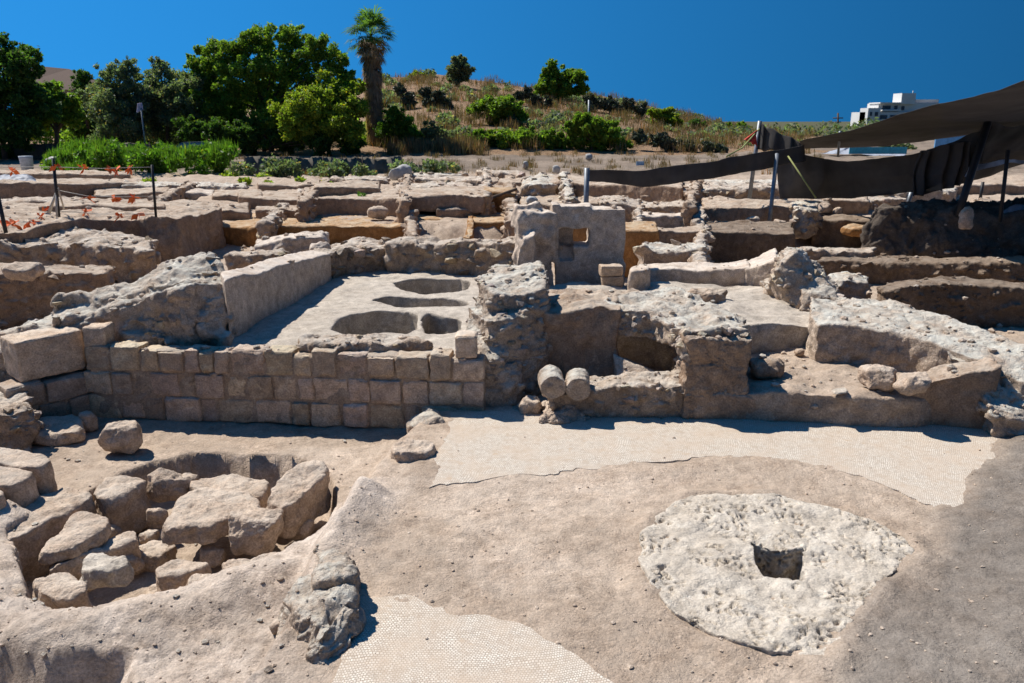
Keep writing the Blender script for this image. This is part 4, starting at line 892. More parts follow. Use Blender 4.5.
# ================================================================== FOLIAGE
def leaves(blobs, n, size, sd, up=.25, flat=1., shape='leaf'):
    rng = np.random.default_rng(sd); B = np.array(blobs, float); w = B[:, 3] ** 2; w /= w.sum()
    k = rng.choice(len(B), n, p=w)
    d = rng.normal(size=(n, 3)); d /= np.linalg.norm(d, axis=1, keepdims=True)
    r = rng.uniform(.25, 1.0, n) ** .45 * (1 + .22 * rng.normal(size=n).clip(-1.5, 1.6) * .6)
    r *= 1 + .35 * vn(d * 2.3 + B[k, :3] * 3.1, sd)
    c = B[k, :3] + d * (r * B[k, 3])[:, None] * np.array([1, 1, .86 * flat])
    a = rng.normal(size=(n, 3)); a[:, 2] -= up; a /= np.linalg.norm(a, axis=1, keepdims=True)
    b = np.cross(a, rng.normal(size=(n, 3))); b /= np.linalg.norm(b, axis=1, keepdims=True) + 1e-9
    s = size * rng.uniform(.6, 1.45, n)[:, None]
    if shape == 'grass': a = np.stack([rng.normal(0, .18, n), rng.normal(0, .18, n), np.ones(n)], 1); b = np.stack([rng.normal(size=n), rng.normal(size=n), np.zeros(n)], 1); b /= np.linalg.norm(b, axis=1, keepdims=True); b *= .12
    V = np.stack([c - a * s, c + b * s * .5, c + a * s, c - b * s * .5], 1).reshape(-1, 3)
    F = None
    t = rng.uniform(.6, 1.4, n); hue = rng.uniform(.85, 1.2, n); dry = (rng.random(n) < .04)
    cl = 1 + .3 * vn(c * (1.2 / max(B[:, 3].mean(), .2)), sd + 2)
    col = np.stack([t * cl * hue, t * cl, t * cl * rng.uniform(.7, 1.1, n)], 1); col[dry] *= (2.2, 1.3, .9)
    return V, F, np.repeat(col, 4, 0)
def foliage_obj(name, blobs, n, size, mat, parent=None, sd=1, **kw):
    V, F, c = leaves(blobs, n, size, sd, **kw); me = bpy.data.meshes.new(name)
    me.vertices.add(4 * n); me.vertices.foreach_set('co', V.astype(np.float32).ravel()); me.loops.add(4 * n); me.loops.foreach_set('vertex_index', np.arange(4 * n, dtype=np.int32))
    me.polygons.add(n); me.polygons.foreach_set('loop_start', np.arange(0, 4 * n, 4, dtype=np.int32)); me.polygons.foreach_set('loop_total', np.full(n, 4, np.int32)); me.update(); me.validate()
    tint_attr(me, c); return link(name, me, mat, parent, smooth=False)
LEAF = dict(dark=leaf_mat('dark_leaves', (.07, .14, .036)), mid=leaf_mat('mid_leaves', (.17, .27, .045)), bright=leaf_mat('bright_leaves', (.23, .30, .045)),
            vivid=leaf_mat('vivid_leaves', (.10, .20, .03)), olive=leaf_mat('olive_leaves', (.17, .215, .155)), cactus=leaf_mat('grey_leaves', (.08, .098, .07), .1),
            dry=leaf_mat('dry_grass', (.25, .175, .095), .2), fence=plain('fence_mesh', (.13, .115, .09), .9, var=.6, sc=2.))
def blobs_px(bl, Y, sd, spread=.7):
    rng = random.Random(sd); out = []
    for x, y, r in bl:
        m = pxm(Y, 3); p = atY(x, y, Y + rng.uniform(-1, 1) * r * m * spread); out.append((*p, r * m))
    return out
def subdivide(bl, k, sd):
    rng = random.Random(sd); out = []
    for x, y, z, r in bl:
        for _ in range(k):
            v = Vector((rng.gauss(0, 1), rng.gauss(0, 1), rng.gauss(0, 1))).normalized() * r * rng.uniform(.6, 1.22)
            out.append((x + v.x, y + v.y, z + v.z * .85, r * rng.uniform(.12, .34)))
    return out
def tree(name, label, Y, bl, base, mat, n, size, sd, cat='tree', trunk_r=.18, k=7, multi=1, group=None, zb=None):
    zb = .85 if zb is None else zb
    b = at(base[0], base[1], zb) if base[1] > 135 and zb < 1 else atY(base[0], base[1], Y); b = Vector(((base[0] - 512) / FPX * (Y * cp + .6), Y, zb))
    B = blobs_px(bl, Y, sd); root = thing(name, label, cat, b, group)
    items = []
    rng = random.Random(sd)
    cx = Vector((sum(q[0] * q[3] for q in B), sum(q[1] * q[3] for q in B), sum(q[2] * q[3] for q in B))) / sum(q[3] for q in B)
    for m in range(multi):
        off = Vector((rng.uniform(-1, 1), rng.uniform(-1, 1), 0)) * (.5 * (multi > 1)); st = b + off - Vector((0, 0, .2)); mid = st.lerp(cx, .55) + Vector((rng.uniform(-.2, .2), 0, 0))
        items.append(([st, mid, cx + off], [trunk_r, trunk_r * .75, trunk_r * .5]))
        for q in B[m::multi]:
            e = Vector(q[:3]); h = mid.lerp(e, .5) + Vector((0, 0, q[3] * .2)); items.append(([mid, h, e, e + Vector((0, 0, q[3] * .6))], [trunk_r * .5, trunk_r * .35, trunk_r * .2, .02]))
    tubes('trunk', items, M['bark'], root, seg=7)
    foliage_obj('crown', [(*q[:3], q[3] * .78) for q in B] + subdivide(B, k * 3, sd), int(n * 3.2), size * .62, LEAF[mat], root, sd)
    return root
# left edge dark trees
tree('tree', 'dark shaded tree filling the left edge of the view', 50, [(-40, 80, 40), (0, 75, 34), (20, 62, 18), (30, 100, 24), (-20, 120, 40), (15, 125, 24), (48, 110, 12), (5, 50, 14)], (5, 158), 'dark', 16000, .17, 3)
tree('tree', 'small broad leaved tree in front of the tiled roof', 52, [(45, 95, 16), (58, 108, 16), (40, 115, 16), (70, 118, 13), (72, 100, 8)], (55, 158), 'mid', 5200, .15, 5)
tree('olive_tree', 'grey green olive tree left of the middle, with a flag pole before it', 58, [(120, 80, 20), (108, 105, 24), (135, 100, 22), (118, 130, 26), (95, 92, 12), (128, 68, 10)], (118, 158), 'olive', 12000, .14, 7)
tree('olive_tree', 'grey green olive tree touching the tall leafy tree', 60, [(165, 80, 18), (155, 105, 24), (180, 100, 24), (170, 130, 26), (160, 66, 9), (188, 88, 14)], (168, 158), 'olive', 12000, .14, 9)
tree('tree', 'dark slender tree between the roof and the olive trees', 62, [(84, 88, 12), (88, 105, 14), (84, 125, 16), (83, 76, 8)], (86, 158), 'dark', 4200, .14, 11)
tree('tree', 'tall spreading tree with feathery bright foliage left of the palm', 60, [(225, 55, 18), (205, 75, 20), (262, 38, 16), (290, 36, 14), (245, 45, 12), (315, 50, 16), (335, 62, 14), (275, 62, 20), (300, 75, 20), (240, 80, 22), (205, 100, 22), (345, 78, 12), (192, 62, 7), (200, 50, 5), (268, 95, 22), (230, 110, 20)], (270, 160), 'mid', 30000, .15, 13, multi=3, k=8)
tree('tree', 'yellowish leafy tree beneath the tall tree, beside the palm', 57, [(330, 90, 20), (310, 105, 24), (350, 105, 18), (340, 125, 24), (358, 88, 8), (300, 125, 24), (275, 120, 22)], (325, 160), 'bright', 18000, .15, 15, multi=2)
tree('bush', 'dark undergrowth filling the foot of the tall leafy tree', 56, [(220, 132, 18), (250, 135, 18), (285, 140, 16), (320, 142, 14), (350, 145, 12), (195, 132, 16)], (270, 160), 'dark', 11000, .15, 17, cat='bush', trunk_r=.06)
tree('bush', 'dense dark green bush right of the palm', 60, [(400, 125, 16), (405, 138, 16), (388, 130, 14), (395, 115, 9), (418, 140, 10)], (402, 158), 'vivid', 9000, .13, 19, cat='bush', trunk_r=.06)
tree('bush', 'loose drab bush at the hill foot beside the dense dark bush', 60, [(432, 132, 10), (425, 145, 12), (442, 146, 11), (450, 140, 8)], (434, 158), 'olive', 3600, .13, 21, cat='bush', trunk_r=.05)
# hill trees and bushes
def hill_bush(name, label, px, row, bl, mat, n, size, sd, cat='bush', Y=None):
    if Y is None:                                          # find where the ray through (px,row) meets the hillside
        best = None
        for Yt in np.arange(58, 118, .5):
            p = atY(px, row, Yt)
            if p.z < hz(p.x, Yt): best = Yt; break
        Y = best or 112
    zb = hz((px - 512) / FPX * (Y * cp + .6), Y)
    return tree(name, label, Y, bl, (px, row), mat, n, size, sd, cat=cat, trunk_r=.10, zb=zb, k=6)
hill_bush('tree', 'small round lone tree on the skyline of the hill', 460, 87, [(459, 64, 8), (452, 70, 7), (466, 72, 8), (458, 78, 8), (462, 60, 5)], 'olive', 3400, .22, 31, 'tree')
hill_bush('tree', 'dark green spreading tree on the crest right of the lone tree', 560, 104, [(552, 72, 9), (548, 86, 11), (565, 78, 11), (578, 76, 9), (580, 90, 8), (560, 92, 12), (542, 92, 8), (552, 64, 5)], 'mid', 7000, .24, 33, 'tree')
hill_bush('bush', 'low bright bush on the skyline between palm and lone tree', 418, 80, [(414, 76, 5), (422, 77, 5), (418, 75, 4)], 'bright', 900, .2, 35)
hill_bush('bush', 'large dark bush mid slope below the crest tree', 500, 125, [(485, 105, 11), (498, 108, 14), (512, 110, 12), (495, 118, 12), (518, 118, 9), (476, 112, 7)], 'mid', 7000, .2, 37)
hill_bush('bush', 'wide green bush low on the slope in the middle', 520, 148, [(485, 138, 12), (505, 140, 13), (525, 138, 13), (545, 140, 12), (560, 142, 10), (470, 140, 8)], 'mid', 8000, .17, 39)
hill_bush('bush', 'tall green bush low on the slope beside a thin pole', 592, 150, [(582, 120, 9), (596, 125, 12), (610, 135, 12), (580, 138, 14), (600, 143, 13), (620, 145, 10), (572, 128, 8)], 'mid', 8500, .17, 41)
hill_bush('bush', 'rounded green bush high on the right shoulder of the hill', 665, 128, [(655, 114, 7), (665, 116, 9), (675, 121, 7), (660, 123, 8), (670, 110, 4)], 'bright', 3200, .2, 43)
hill_bush('bush', 'small dark bush near the right end of the hill skyline', 698, 130, [(694, 123, 5), (702, 126, 5), (697, 128, 5)], 'dark', 1400, .2, 45)
hill_bush('bush', 'green bush behind the top of the leaning net pole', 738, 132, [(730, 128, 6), (740, 128, 7), (748, 131, 6)], 'mid', 2200, .18, 47)
hill_bush('cactus', 'sprawling grey cactus thicket left on the slope', 450, 110, [(430, 105, 8), (445, 108, 9), (440, 97, 7), (455, 115, 8), (425, 92, 6), (408, 98, 8), (400, 90, 6)], 'cactus', 3200, .25, 49, 'cactus')
hill_bush('cactus', 'grey cactus thicket on the crest right of the dark green tree', 615, 115, [(600, 103, 7), (612, 106, 8), (628, 104, 7), (640, 110, 7), (590, 100, 6), (622, 113, 6)], 'cactus', 2800, .25, 51, 'cactus')
hill_bush('cactus', 'dark cactus thicket low on the right slope above the nets', 685, 152, [(660, 140, 8), (672, 145, 8), (690, 147, 8), (708, 148, 7), (640, 138, 7), (720, 150, 6)], 'cactus', 3400, .2, 53, 'cactus')
hill_bush('cactus', 'cactus clumps under the crest tree', 530, 108, [(520, 96, 6), (535, 100, 6), (528, 92, 5), (545, 103, 6)], 'cactus', 1800, .25, 55, 'cactus')
hill_bush('bush', 'dark bush right of the nets near the blue roof', 895, 158, [(885, 146, 6), (897, 148, 7), (908, 150, 6), (890, 153, 6)], 'olive', 1600, .2, 57, Y=70)
# scrub and dry grass over the slope
rng = np.random.default_rng(5)
def scatter(n, pxr, Yr, rm, sd):
    rr = np.random.default_rng(sd); out = []
    for _ in range(n):
        px = rr.uniform(*pxr); Y = rr.uniform(*Yr); X = (px - 512) / FPX * Y; r = rr.uniform(*rm); out.append((X, Y, hz(X, Y) + r * .35, r))
    return out
tag(foliage_obj('dry_grass', scatter(420, (370, 800), (59, 118), (.5, 1.3), 7), 30000, .34, LEAF['dry'], sd=7, shape='grass', flat=.45), 'dry straw coloured grass and stalks over the hillside', 'grass', kind='stuff')
tag(foliage_obj('scrub', scatter(230, (370, 790), (60, 117), (.3, 1.0), 8), 22000, .19, LEAF['olive'], sd=8, flat=.7), 'low drab scrub dotted over the hillside', 'scrub', kind='stuff')
tag(foliage_obj('dry_reeds', scatter(40, (395, 480), (57, 60), (.4, .9), 9), 4500, .42, LEAF['dry'], sd=9, shape='grass', flat=.7), 'dry brown stalks at the foot of the hill right of the palm', 'dry stalks', kind='stuff')
# weeds
wb = []; rr = random.Random(4)
for i in range(165):
    px = rr.uniform(66, 165) if i % 5 > 1 else rr.uniform(150, 238); Y = rr.uniform(36, 47); X = (px - 512) / FPX * (Y + .5)
    top = 2.15 - .8 * abs(px - 120) / 60 if px < 170 else 1.75
    r = rr.uniform(.25, .55); wb.append((X, Y, rr.uniform(.9, top), r))
tag(foliage_obj('weeds', wb, 26000, .10, LEAF['vivid'], sd=21), 'bright green weeds along the far left edge of the dig', 'weeds', kind='stuff')
tag(foliage_obj('weeds', [(at(x, y, .95).x, at(x, y, .95).y, .98, r) for x, y, r in ((262, 178, .3), (278, 176, .3), (340, 188, .25), (325, 186, .3), (232, 176, .4), (300, 181, .2), (245, 182, .3), (150, 183, .3), (268, 184, .2))], 1600, .07, LEAF['bright'], sd=22, flat=.6), 'sparse green weeds on the far balks', 'weeds', kind='stuff')
tag(foliage_obj('tall_grass', [(x, y, z + .1, r) for x, y, z, r in wb[::2]], 9000, .3, LEAF['vivid'], sd=24, shape='grass', flat=.8), 'tall bright grass among the green weeds at far left', 'grass', kind='stuff')
hb_ = []
for i in range(150):
    px = rr.uniform(50, 400); Y = rr.uniform(62, 68); X = (px - 512) / FPX * (Y + .5); hb_.append((X, Y, rr.uniform(1.2, 5.0 if px < 340 else 2.6), rr.uniform(.8, 1.3)))
tag(foliage_obj('undergrowth', hb_, 42000, .14, LEAF['mid'], sd=25), 'dark undergrowth closing the gaps behind the row of trees', 'undergrowth', kind='stuff')
tag(foliage_obj('low_plants', [(((px - 512) / FPX * 34.5), 34.6 + rr.uniform(-.4, .6), 1.0 + rr.uniform(0, .5), rr.uniform(.15, .4)) for px in [rr.uniform(236, 460) for _ in range(46)]], 6000, .08, LEAF['olive'], sd=29), 'straggling plants in front of the grey mesh fences', 'plants', kind='stuff')
ft = []
for i in range(60):
    px = rr.uniform(735, 1100); Y = rr.uniform(95, 125); X = (px - 512) / FPX * Y; ft.append((X, Y, rr.uniform(.8, 2.4), rr.uniform(.9, 1.8)))
tag(foliage_obj('far_trees', ft, 9000, .3, LEAF['olive'], sd=26), 'far belt of dull green bushes along the right horizon', 'bushes', kind='stuff')
tag(foliage_obj('dry_weeds', [(at(x, y, .95).x, at(x, y, .95).y, 1.0, .3) for x, y in [(rr.uniform(240, 820), rr.uniform(153, 178)) for _ in range(190)]], 9000, .17, LEAF['dry'], sd=27, shape='grass', flat=.6), 'dry weeds along the far edge of the dig', 'weeds', kind='stuff')
tp = at(360, 209, .62)
tag(foliage_obj('weed_tuft', [(tp.x, tp.y - .05, .82, .2), (tp.x + .1, tp.y - .05, 1.0, .15)], 260, .05, LEAF['vivid'], sd=23), 'green tuft growing from the face of the dark balk', 'weed')

# palm
PB = Vector(((379 - 512) / FPX * (61 * cp + .6), 61, .8)); m = pxm(61, 5)
palm = thing('palm_tree', 'tall fan palm with a brown skirt of dead fronds', 'palm tree', PB)
topz = z_at(40, 61); ptx = (375 - 512) / FPX * (61 * cp + .2)
tubes('trunk', [([PB - Vector((0, 0, .2)), PB.lerp(Vector((ptx, 61, topz)), .5), Vector((ptx, 61, topz))], [.42, .34, .28])], M['bark'], palm, seg=12)
def fans(name, items, mat, parent, sd, droop):
    rg = random.Random(sd); V = []; Fc = []; C = []
    for o, d, L, stem in items:
        d = d.normalized(); side = d.cross(Vector((0, 0, 1)))
        side = side.normalized() if side.length > .1 else Vector((1, 0, 0)); nrm = side.cross(d)
        hub = o + d * stem; n = 13; t = rg.uniform(.6, 1.35)
        b = len(V); V += [o - side * .03, o + side * .03, hub + side * .02, hub - side * .02]; Fc.append((b, b + 1, b + 2, b + 3)); C += [(t, t, t)] * 4
        for k in range(n):
            a = (k / (n - 1) - .5) * 2.5; v = d * math.cos(a) + side * math.sin(a) + nrm * rg.uniform(-.12, .12)
            w = v.cross(nrm).normalized() * .05; l = L * rg.uniform(.75, 1.05) * (1 - .2 * abs(a))
            p1 = hub + v * l * .6; p2 = hub + v * l + Vector((0, 0, -droop * l))
            b = len(V); V += [hub, p1 + w, p2, p1 - w]; Fc.append((b, b + 1, b + 2, b + 3)); C += [(t * rg.uniform(.8, 1.2),) * 3] * 4
    me = mesh_np(name, V, Fc); tint_attr(me, np.array(C)); return link(name, me, mat, parent, smooth=False)
rg = random.Random(8); top = Vector((ptx, 61, topz)); it = []
for i in range(60):
    az = i * 2.399; el = rg.uniform(-.45, 1.3); it.append((top + Vector((0, 0, rg.uniform(0, .5))), Vector((math.cos(az) * math.cos(el), math.sin(az) * math.cos(el), math.sin(el))), rg.uniform(1.0, 1.35), rg.uniform(.85, 1.2)))
fans('crown', it, leaf_mat('palm_leaves', (.10, .18, .045)), palm, 9, .25)
it = []
for i in range(380):
    az = i * 2.399; f = rg.random() ** 1.1; zz_ = topz + .2 - f * 7.5; spread = (1.3 if f < .16 else .6 * (1 - f * .6))
    it.append((Vector((ptx, 61, zz_)) + Vector((math.cos(az), math.sin(az), 0)) * .22, Vector((math.cos(az) * spread, math.sin(az) * spread, -1 + (.5 if f < .12 else 0))), rg.uniform(.5, .95), rg.uniform(.25, .6)))
fans('dead_skirt', it, M['dead'], palm, 10, .35)

# ================================================================== BUILDINGS, CAR, FENCES
hb = thing('house', 'house with a brown tiled roof behind the left trees', 'house', Vector(((58 - 512) / FPX * 75, 78, .8)))
x0 = hb.location.x
boxmesh('wall', [(Vector((x0, 80, 3.4)), (3.6, 3, 2.7))], plain('cream_wall', (.32, .28, .24)), hb)
V = [(x0 - 4.2, 76.4, 6.0), (x0 + 4.2, 76.4, 6.0), (x0 + 4.2, 83.6, 6.0), (x0 - 4.2, 83.6, 6.0), (x0 - 2.6, 80, 8.3), (x0 + .6, 80, 8.0)]
link('roof', mesh_np('roof', V, [(0, 1, 5, 4), (1, 2, 5), (2, 3, 4, 5), (3, 0, 4), (3, 2, 1, 0)]), plain('roof_tiles', (.10, .062, .045), .9), hb, smooth=False)
boxmesh('window', [(Vector((x0 + 1.4, 76.98, 4.2)), (.5, .04, .6))], plain('dark_glass', (.03, .035, .04), .2), hb)
ab = thing('apartment_building', 'white apartment block on the skyline above the shade net', 'building', Vector(((905 - 512) / FPX * 215, 222, -.2)))
bx = ab.location.x; mm = pxm(220, 8)
white = plain('white_render', (.62, .61, .58), .8, var=.06, sc=.5); win = plain('window_glass', (.05, .06, .075), .25); grey = plain('grey_render', (.42, .42, .42), .8, var=.1, sc=.5)
def X_(px): return (px - 512) / FPX * (218 * cp + .3)
def Z_(r): return z_at(r, 218)
def blk(nm, a, b, r0, r1, dep, y, mt): return boxmesh(nm, [(Vector(((X_(a) + X_(b)) / 2, 218 + y + dep / 2, (Z_(r0) + Z_(r1)) / 2)), ((X_(b) - X_(a)) / 2, dep / 2, (Z_(r0) - Z_(r1)) / 2))], mt, ab)
blk('wall', 866, 944, 112, 126, 9, 1.2, white); blk('wall', 880, 944, 103, 112.2, 7, 2.2, white); blk('tower', 900, 914, 93, 104, 5, 1, white); blk('wall', 914, 944, 99, 112, 6, 4.4, grey); blk('tower', 866, 878, 108, 126, 5, -.3, white)
for a, b, r0, r1, y in ((881, 888, 115, 119, 1.1), (891, 898, 115, 119, 1.1), (902, 908, 114, 118, 1.1), (884, 892, 105.5, 109, 2.1), (896, 899, 105.5, 109, 2.1), (868, 870, 112, 116, -.4), (873, 876, 112, 116, -.4), (903, 906, 106, 110, 2.1), (916, 922, 103, 106, 4.3)):
    blk('window', a, b, r0, r1, .2, y - .06, win)
blk('balcony', 879, 900, 119.5, 121, 1.2, .1, white); blk('balcony', 882, 901, 109.6, 111, 1.3, .9, white); blk('roof_slab', 879, 902, 102.2, 103.4, 7, .8, white)
tubes('antenna', [([Vector((X_(916), 222, Z_(100))), Vector((X_(916), 222, Z_(90)))], .12)], M['metal'], ab)
# car behind the weeds
car = thing('parked_car', 'blue grey car half hidden behind the green weeds', 'car', at(196, 163, .8)); c0 = car.location.copy(); c0.y = 50.5; c0.x = (193 - 512) / FPX * 49.5; car.location = c0
def loft(name, prof, w0, w1, mt, parent, cx, y0):
    n = len(prof); V = [(cx + x, y0 - w, z) for x, z, w in prof] + [(cx + x, y0 + w, z) for x, z, w in prof]
    Fc = [tuple(range(n)), tuple(range(n, 2 * n))[::-1]] + [(i, (i + 1) % n, n + (i + 1) % n, n + i)[::-1] for i in range(n)]
    return link(name, mesh_np(name, V, Fc), mt, parent, smooth=False)
loft('body', [(-2.1, .95, .8), (-2.15, 1.2, .8), (-1.9, 1.42, .8), (-.9, 1.52, .8), (-.3, 1.98, .62), (1.1, 2.02, .62), (1.9, 1.55, .8), (2.1, 1.4, .8), (2.1, .95, .8)], 0, 0, plain('car_paint', (.06, .09, .11), .3, .3), car, c0.x, 50.5)
loft('window', [(-.75, 1.54, .82), (-.25, 1.92, .66), (1.0, 1.96, .66), (1.6, 1.56, .82)], 0, 0, plain('car_glass', (.10, .20, .24), .12), car, c0.x, 50.5)
for wxx in (-1.35, 1.3):
    tubes('wheel', [([Vector((c0.x + wxx, 49.6, 1.0)), Vector((c0.x + wxx, 49.85, 1.0))], .32)], M['black'], car, seg=18)
# fences at the foot of the trees
def fence(label, x0, x1, r0, Y, mat, post=5):
    root = thing('fence', label, 'fence', Vector(((x0 + x1 - 1024) / 2 / FPX * Y, Y, .8)))
    a = atY(x0, r0, Y); b = atY(x1, r0, Y); n = 40; V = []; rg = random.Random(int(x0))
    for i in range(n + 1):
        p = a.lerp(b, i / n); w = .05 * math.sin(i * 1.3) + rg.uniform(-.04, .04); q_ = p.z + .03 * math.sin(i * .7 + x0) + rg.uniform(-.08, .04); V += [(p.x, p.y + w, .7), (p.x, p.y + w, q_), (p.x, p.y + w + .03, .7), (p.x, p.y + w + .03, q_ - .01)]
    Fc = []
    for i in range(n):
        k = 4 * i; Fc += [(k, k + 4, k + 5, k + 1), (k + 2, k + 3, k + 7, k + 6), (k + 1, k + 5, k + 7, k + 3)]
    link('mesh_panel', mesh_np('mesh_panel', V, Fc), mat, root)
    for i in range(post): p = a.lerp(b, i / (post - 1)); tubes('post', [([Vector((p.x, p.y - .1, .6)), Vector((p.x, p.y - .1, p.z + .06))], .025)], M['bark'], root, seg=6)
fence('low grey mesh fence along the foot of the tall trees', 245, 402, 157, 36, LEAF['fence'])
fence('dark mesh fence behind the bins at the far left', -60, 150, 143, 51, LEAF['fence'])
fence('low grey fence between the bush and the far walls', 402, 452, 164, 40, LEAF['fence'], 5)
# ================================================================== NETS AND POLES
def cloth(name, label, grid, mat='net', sag=.0, wr=.05, nu=26, nv=14, cat='shade net'):
    """grid: rows of world points, bilinear between them"""
    G = [[Vector(p) for p in r] for r in grid]; nr, nc = len(G), len(G[0]); co = []
    for j in range(nv * (nr - 1) + 1):
        a = min(j // nv, nr - 2); fv = j / nv - a
        for i in range(nu * (nc - 1) + 1):
            b = min(i // nu, nc - 2); fu = i / nu - b
            p = G[a][b].lerp(G[a][b + 1], fu).lerp(G[a + 1][b].lerp(G[a + 1][b + 1], fu), fv)
            tt = 4 * fu * (1 - fu); p = p - Vector((0, 0, sag * tt)); co.append(p)
    co = np.array(co); L = nu * (nc - 1) + 1
    f = fbm(co * np.array([.9, .5, 2.]), 4, len(label)); co[:, 2] += wr * f; co[:, 1] += wr * 5 * fbm(co * np.array([1.6, .3, .5]), 3, 3 + len(label))
    F = [(j * L + i, j * L + i + 1, (j + 1) * L + i + 1, (j + 1) * L + i) for j in range(nv * (nr - 1)) for i in range(L - 1)]
    fu_ = np.linspace(0, 1, L); co[:, 1] += np.tile(.07 * np.sin(fu_ * 23 + 2 * np.sin(fu_ * 7)) * (wr / .05), nv * (nr - 1) + 1); co[:, 2] += np.tile(.025 * np.sin(fu_ * 17), nv * (nr - 1) + 1)
    n = len(co); bk = co + np.array([0, .006, .006])
    # thin but closed: front, back and rim
    rim = [(i, i + 1) for i in range(L - 1)] + [(k * L + L - 1, (k + 1) * L + L - 1) for k in range(nv * (nr - 1))]
    rim += [(n - L + i + 1, n - L + i) for i in range(L - 1)] + [((k + 1) * L, k * L) for k in range(nv * (nr - 1))]
    F2 = F + [tuple(n + i for i in q[::-1]) for q in F] + [(a, n + a, n + b, b) for a, b in rim]
    return tag(link(name, mesh_np(name, np.concatenate([co, bk]), F2), M[mat]), label, cat)
cloth('shade_net', 'big black shade net stretched overhead, rising to the right edge', [
    [atY(798, 141, 23), atY(900, 114, 17.5), atY(1024, 79, 13), atY(1110, 56, 11.5)],
    [atY(800, 144, 23.5), atY(905, 128, 20), atY(1026, 104, 16.5), atY(1120, 94, 15.5)],
    [atY(804, 149, 24), atY(908, 142, 22.5), atY(1028, 123, 21), atY(1130, 120, 21)]], sag=.06)
cloth('shade_net', 'black net hanging as a curtain between two poles at right', [
    [atY(776, 150, 23.5), atY(850, 162, 23), atY(925, 150, 21), atY(990, 126, 19)],
    [atY(779, 176, 23.5), atY(855, 180, 23), atY(930, 170, 21), atY(985, 146, 19)],
    [atY(780, 199, 23.6), atY(858, 197, 23.2), atY(932, 188, 21.2), atY(982, 160, 19.2)]], sag=.05, wr=.07)
cloth('shade_net', 'narrow black net strip sagging from the steel post to the leaning poles', [
    [atY(587, 169, 20), atY(660, 168, 21), atY(730, 157, 22), atY(803, 144, 23)],
    [atY(587, 181, 20), atY(660, 185, 21), atY(730, 174, 22), atY(804, 160, 23)]], sag=.05)
cloth('shade_net', 'small triangle of net hung from the top of the leaning pole', [
    [atY(759, 123, 25), atY(772, 130, 24.7), atY(800, 142, 24)], [atY(757, 150, 25), atY(770, 150, 24.7), atY(801, 148, 24)]], sag=.02)
cloth('shade_net', 'black net drooping behind the dark pole at the right edge', [
    [atY(985, 122, 19), atY(1030, 124, 19.5), atY(1100, 122, 20)], [atY(965, 150, 20), atY(1030, 150, 20.5), atY(1100, 148, 21)], [atY(942, 190, 21), atY(1030, 162, 22), atY(1100, 160, 22)]], sag=.05)
M['pale_sheet'] = plain('pale_sheet', (.36, .38, .42), .6)
cloth('shade_net', 'bunched fold of black net hanging beside the thick black pole', [
    [atY(924, 152, 19.6), atY(944, 146, 19.4), atY(964, 140, 19.2)], [atY(918, 176, 19.8), atY(940, 176, 19.4), atY(960, 170, 19.2)], [atY(916, 198, 20), atY(938, 192, 19.6), atY(956, 184, 19.4)]], sag=.04, wr=.12)
cloth('plastic_sheet', 'pale plastic strip bunched along the lower right net', [
    [atY(950, 172, 20), atY(985, 162, 20.2), atY(1030, 156, 20.5), atY(1080, 150, 20.8)], [atY(952, 180, 20), atY(985, 168, 20.2), atY(1030, 162, 20.5), atY(1080, 156, 20.8)]], 'pale_sheet', wr=.12, cat='plastic sheet')
M['red_cloth'] = plain('red_cloth', (.55, .05, .03), .7)
cloth('red_flag', 'small red cloth tied beside the leaning pole', [[atY(757, 130, 24.8), atY(756, 136, 24.8)], [atY(744, 140, 24.6), atY(757, 146, 24.7)]], 'red_cloth', wr=.02, nu=8, nv=8, cat='cloth')
def pole(label, pts, r, mat='metal', name='steel_pole', cat='pole'): return tubes(name, [(pts, r)], M[mat], None, label, cat)
pb = at(587, 222, .95)
pole('short steel post behind the niche wall holding the net strip', [Vector((atY(587, 168, pb.y).x, pb.y, .6)), atY(587, 168, pb.y)], .06)
pole('leaning steel pole carrying the net triangle', [atY(749, 201, 25.2), atY(760, 121, 25)], .065)
pole('leaning steel pole in front of the hanging curtain net', [atY(769, 226, 21.5), atY(777, 154, 22.5)], .055)
pole('thick black pole standing in the soil heap under the nets', [atY(958, 216, 18.5), atY(966, 190, 18.6), atY(988, 122, 18.9)], .085, 'black')
pole('thin black pole near the right edge behind the soil heap', [atY(1000, 222, 17.5), atY(1008, 150, 17.6)], .04, 'black')
pole('short steel prop under the curtain net', [atY(906, 212, 23), atY(912, 190, 23)], .06)
pole('small thin stake on the far slope right of the thick black pole', [atY(979, 206, 27), atY(983, 182, 27)], .05, 'black')
pole('slanting wooden pole over the orange trench', [atY(462, 208, 24), atY(517, 189, 24.5)], .045, 'bark', 'wooden_pole')
pole('slim grey prop between the curtain net and the upper net', [atY(838, 156, 23), atY(840, 132, 22)], .035)
M['lime_rope'] = plain('rope', (.30, .32, .12), .9)
pole('slack green rope from the leaning pole to the net strip', [atY(760, 128, 25), atY(742, 148, 24), atY(727, 156, 22.4)], .02, 'lime_rope', 'rope', 'rope')
pole('rope stay slanting across the curtain net', [atY(788, 156, 22.6), atY(816, 198, 22)], .02, 'lime_rope', 'rope', 'rope')
pole('thin utility pole among the bushes of the slope', [atY(588, 150, 62), atY(589, 100, 62)], .07, 'metal', 'utility_pole')
mast = thing('utility_mast', 'distant wooden power mast with crossarms on the right skyline', 'utility mast', atY(838, 135, 150))
tubes('mast', [([atY(838, 140, 150), atY(838, 113, 150)], .16)], M['bark'], mast); tubes('crossarm', [([atY(833, 118, 150), atY(843, 118, 150)], .1)], M['bark'], mast); tubes('crossarm', [([atY(835, 122, 150), atY(841, 122, 150)], .08)], M['bark'], mast)
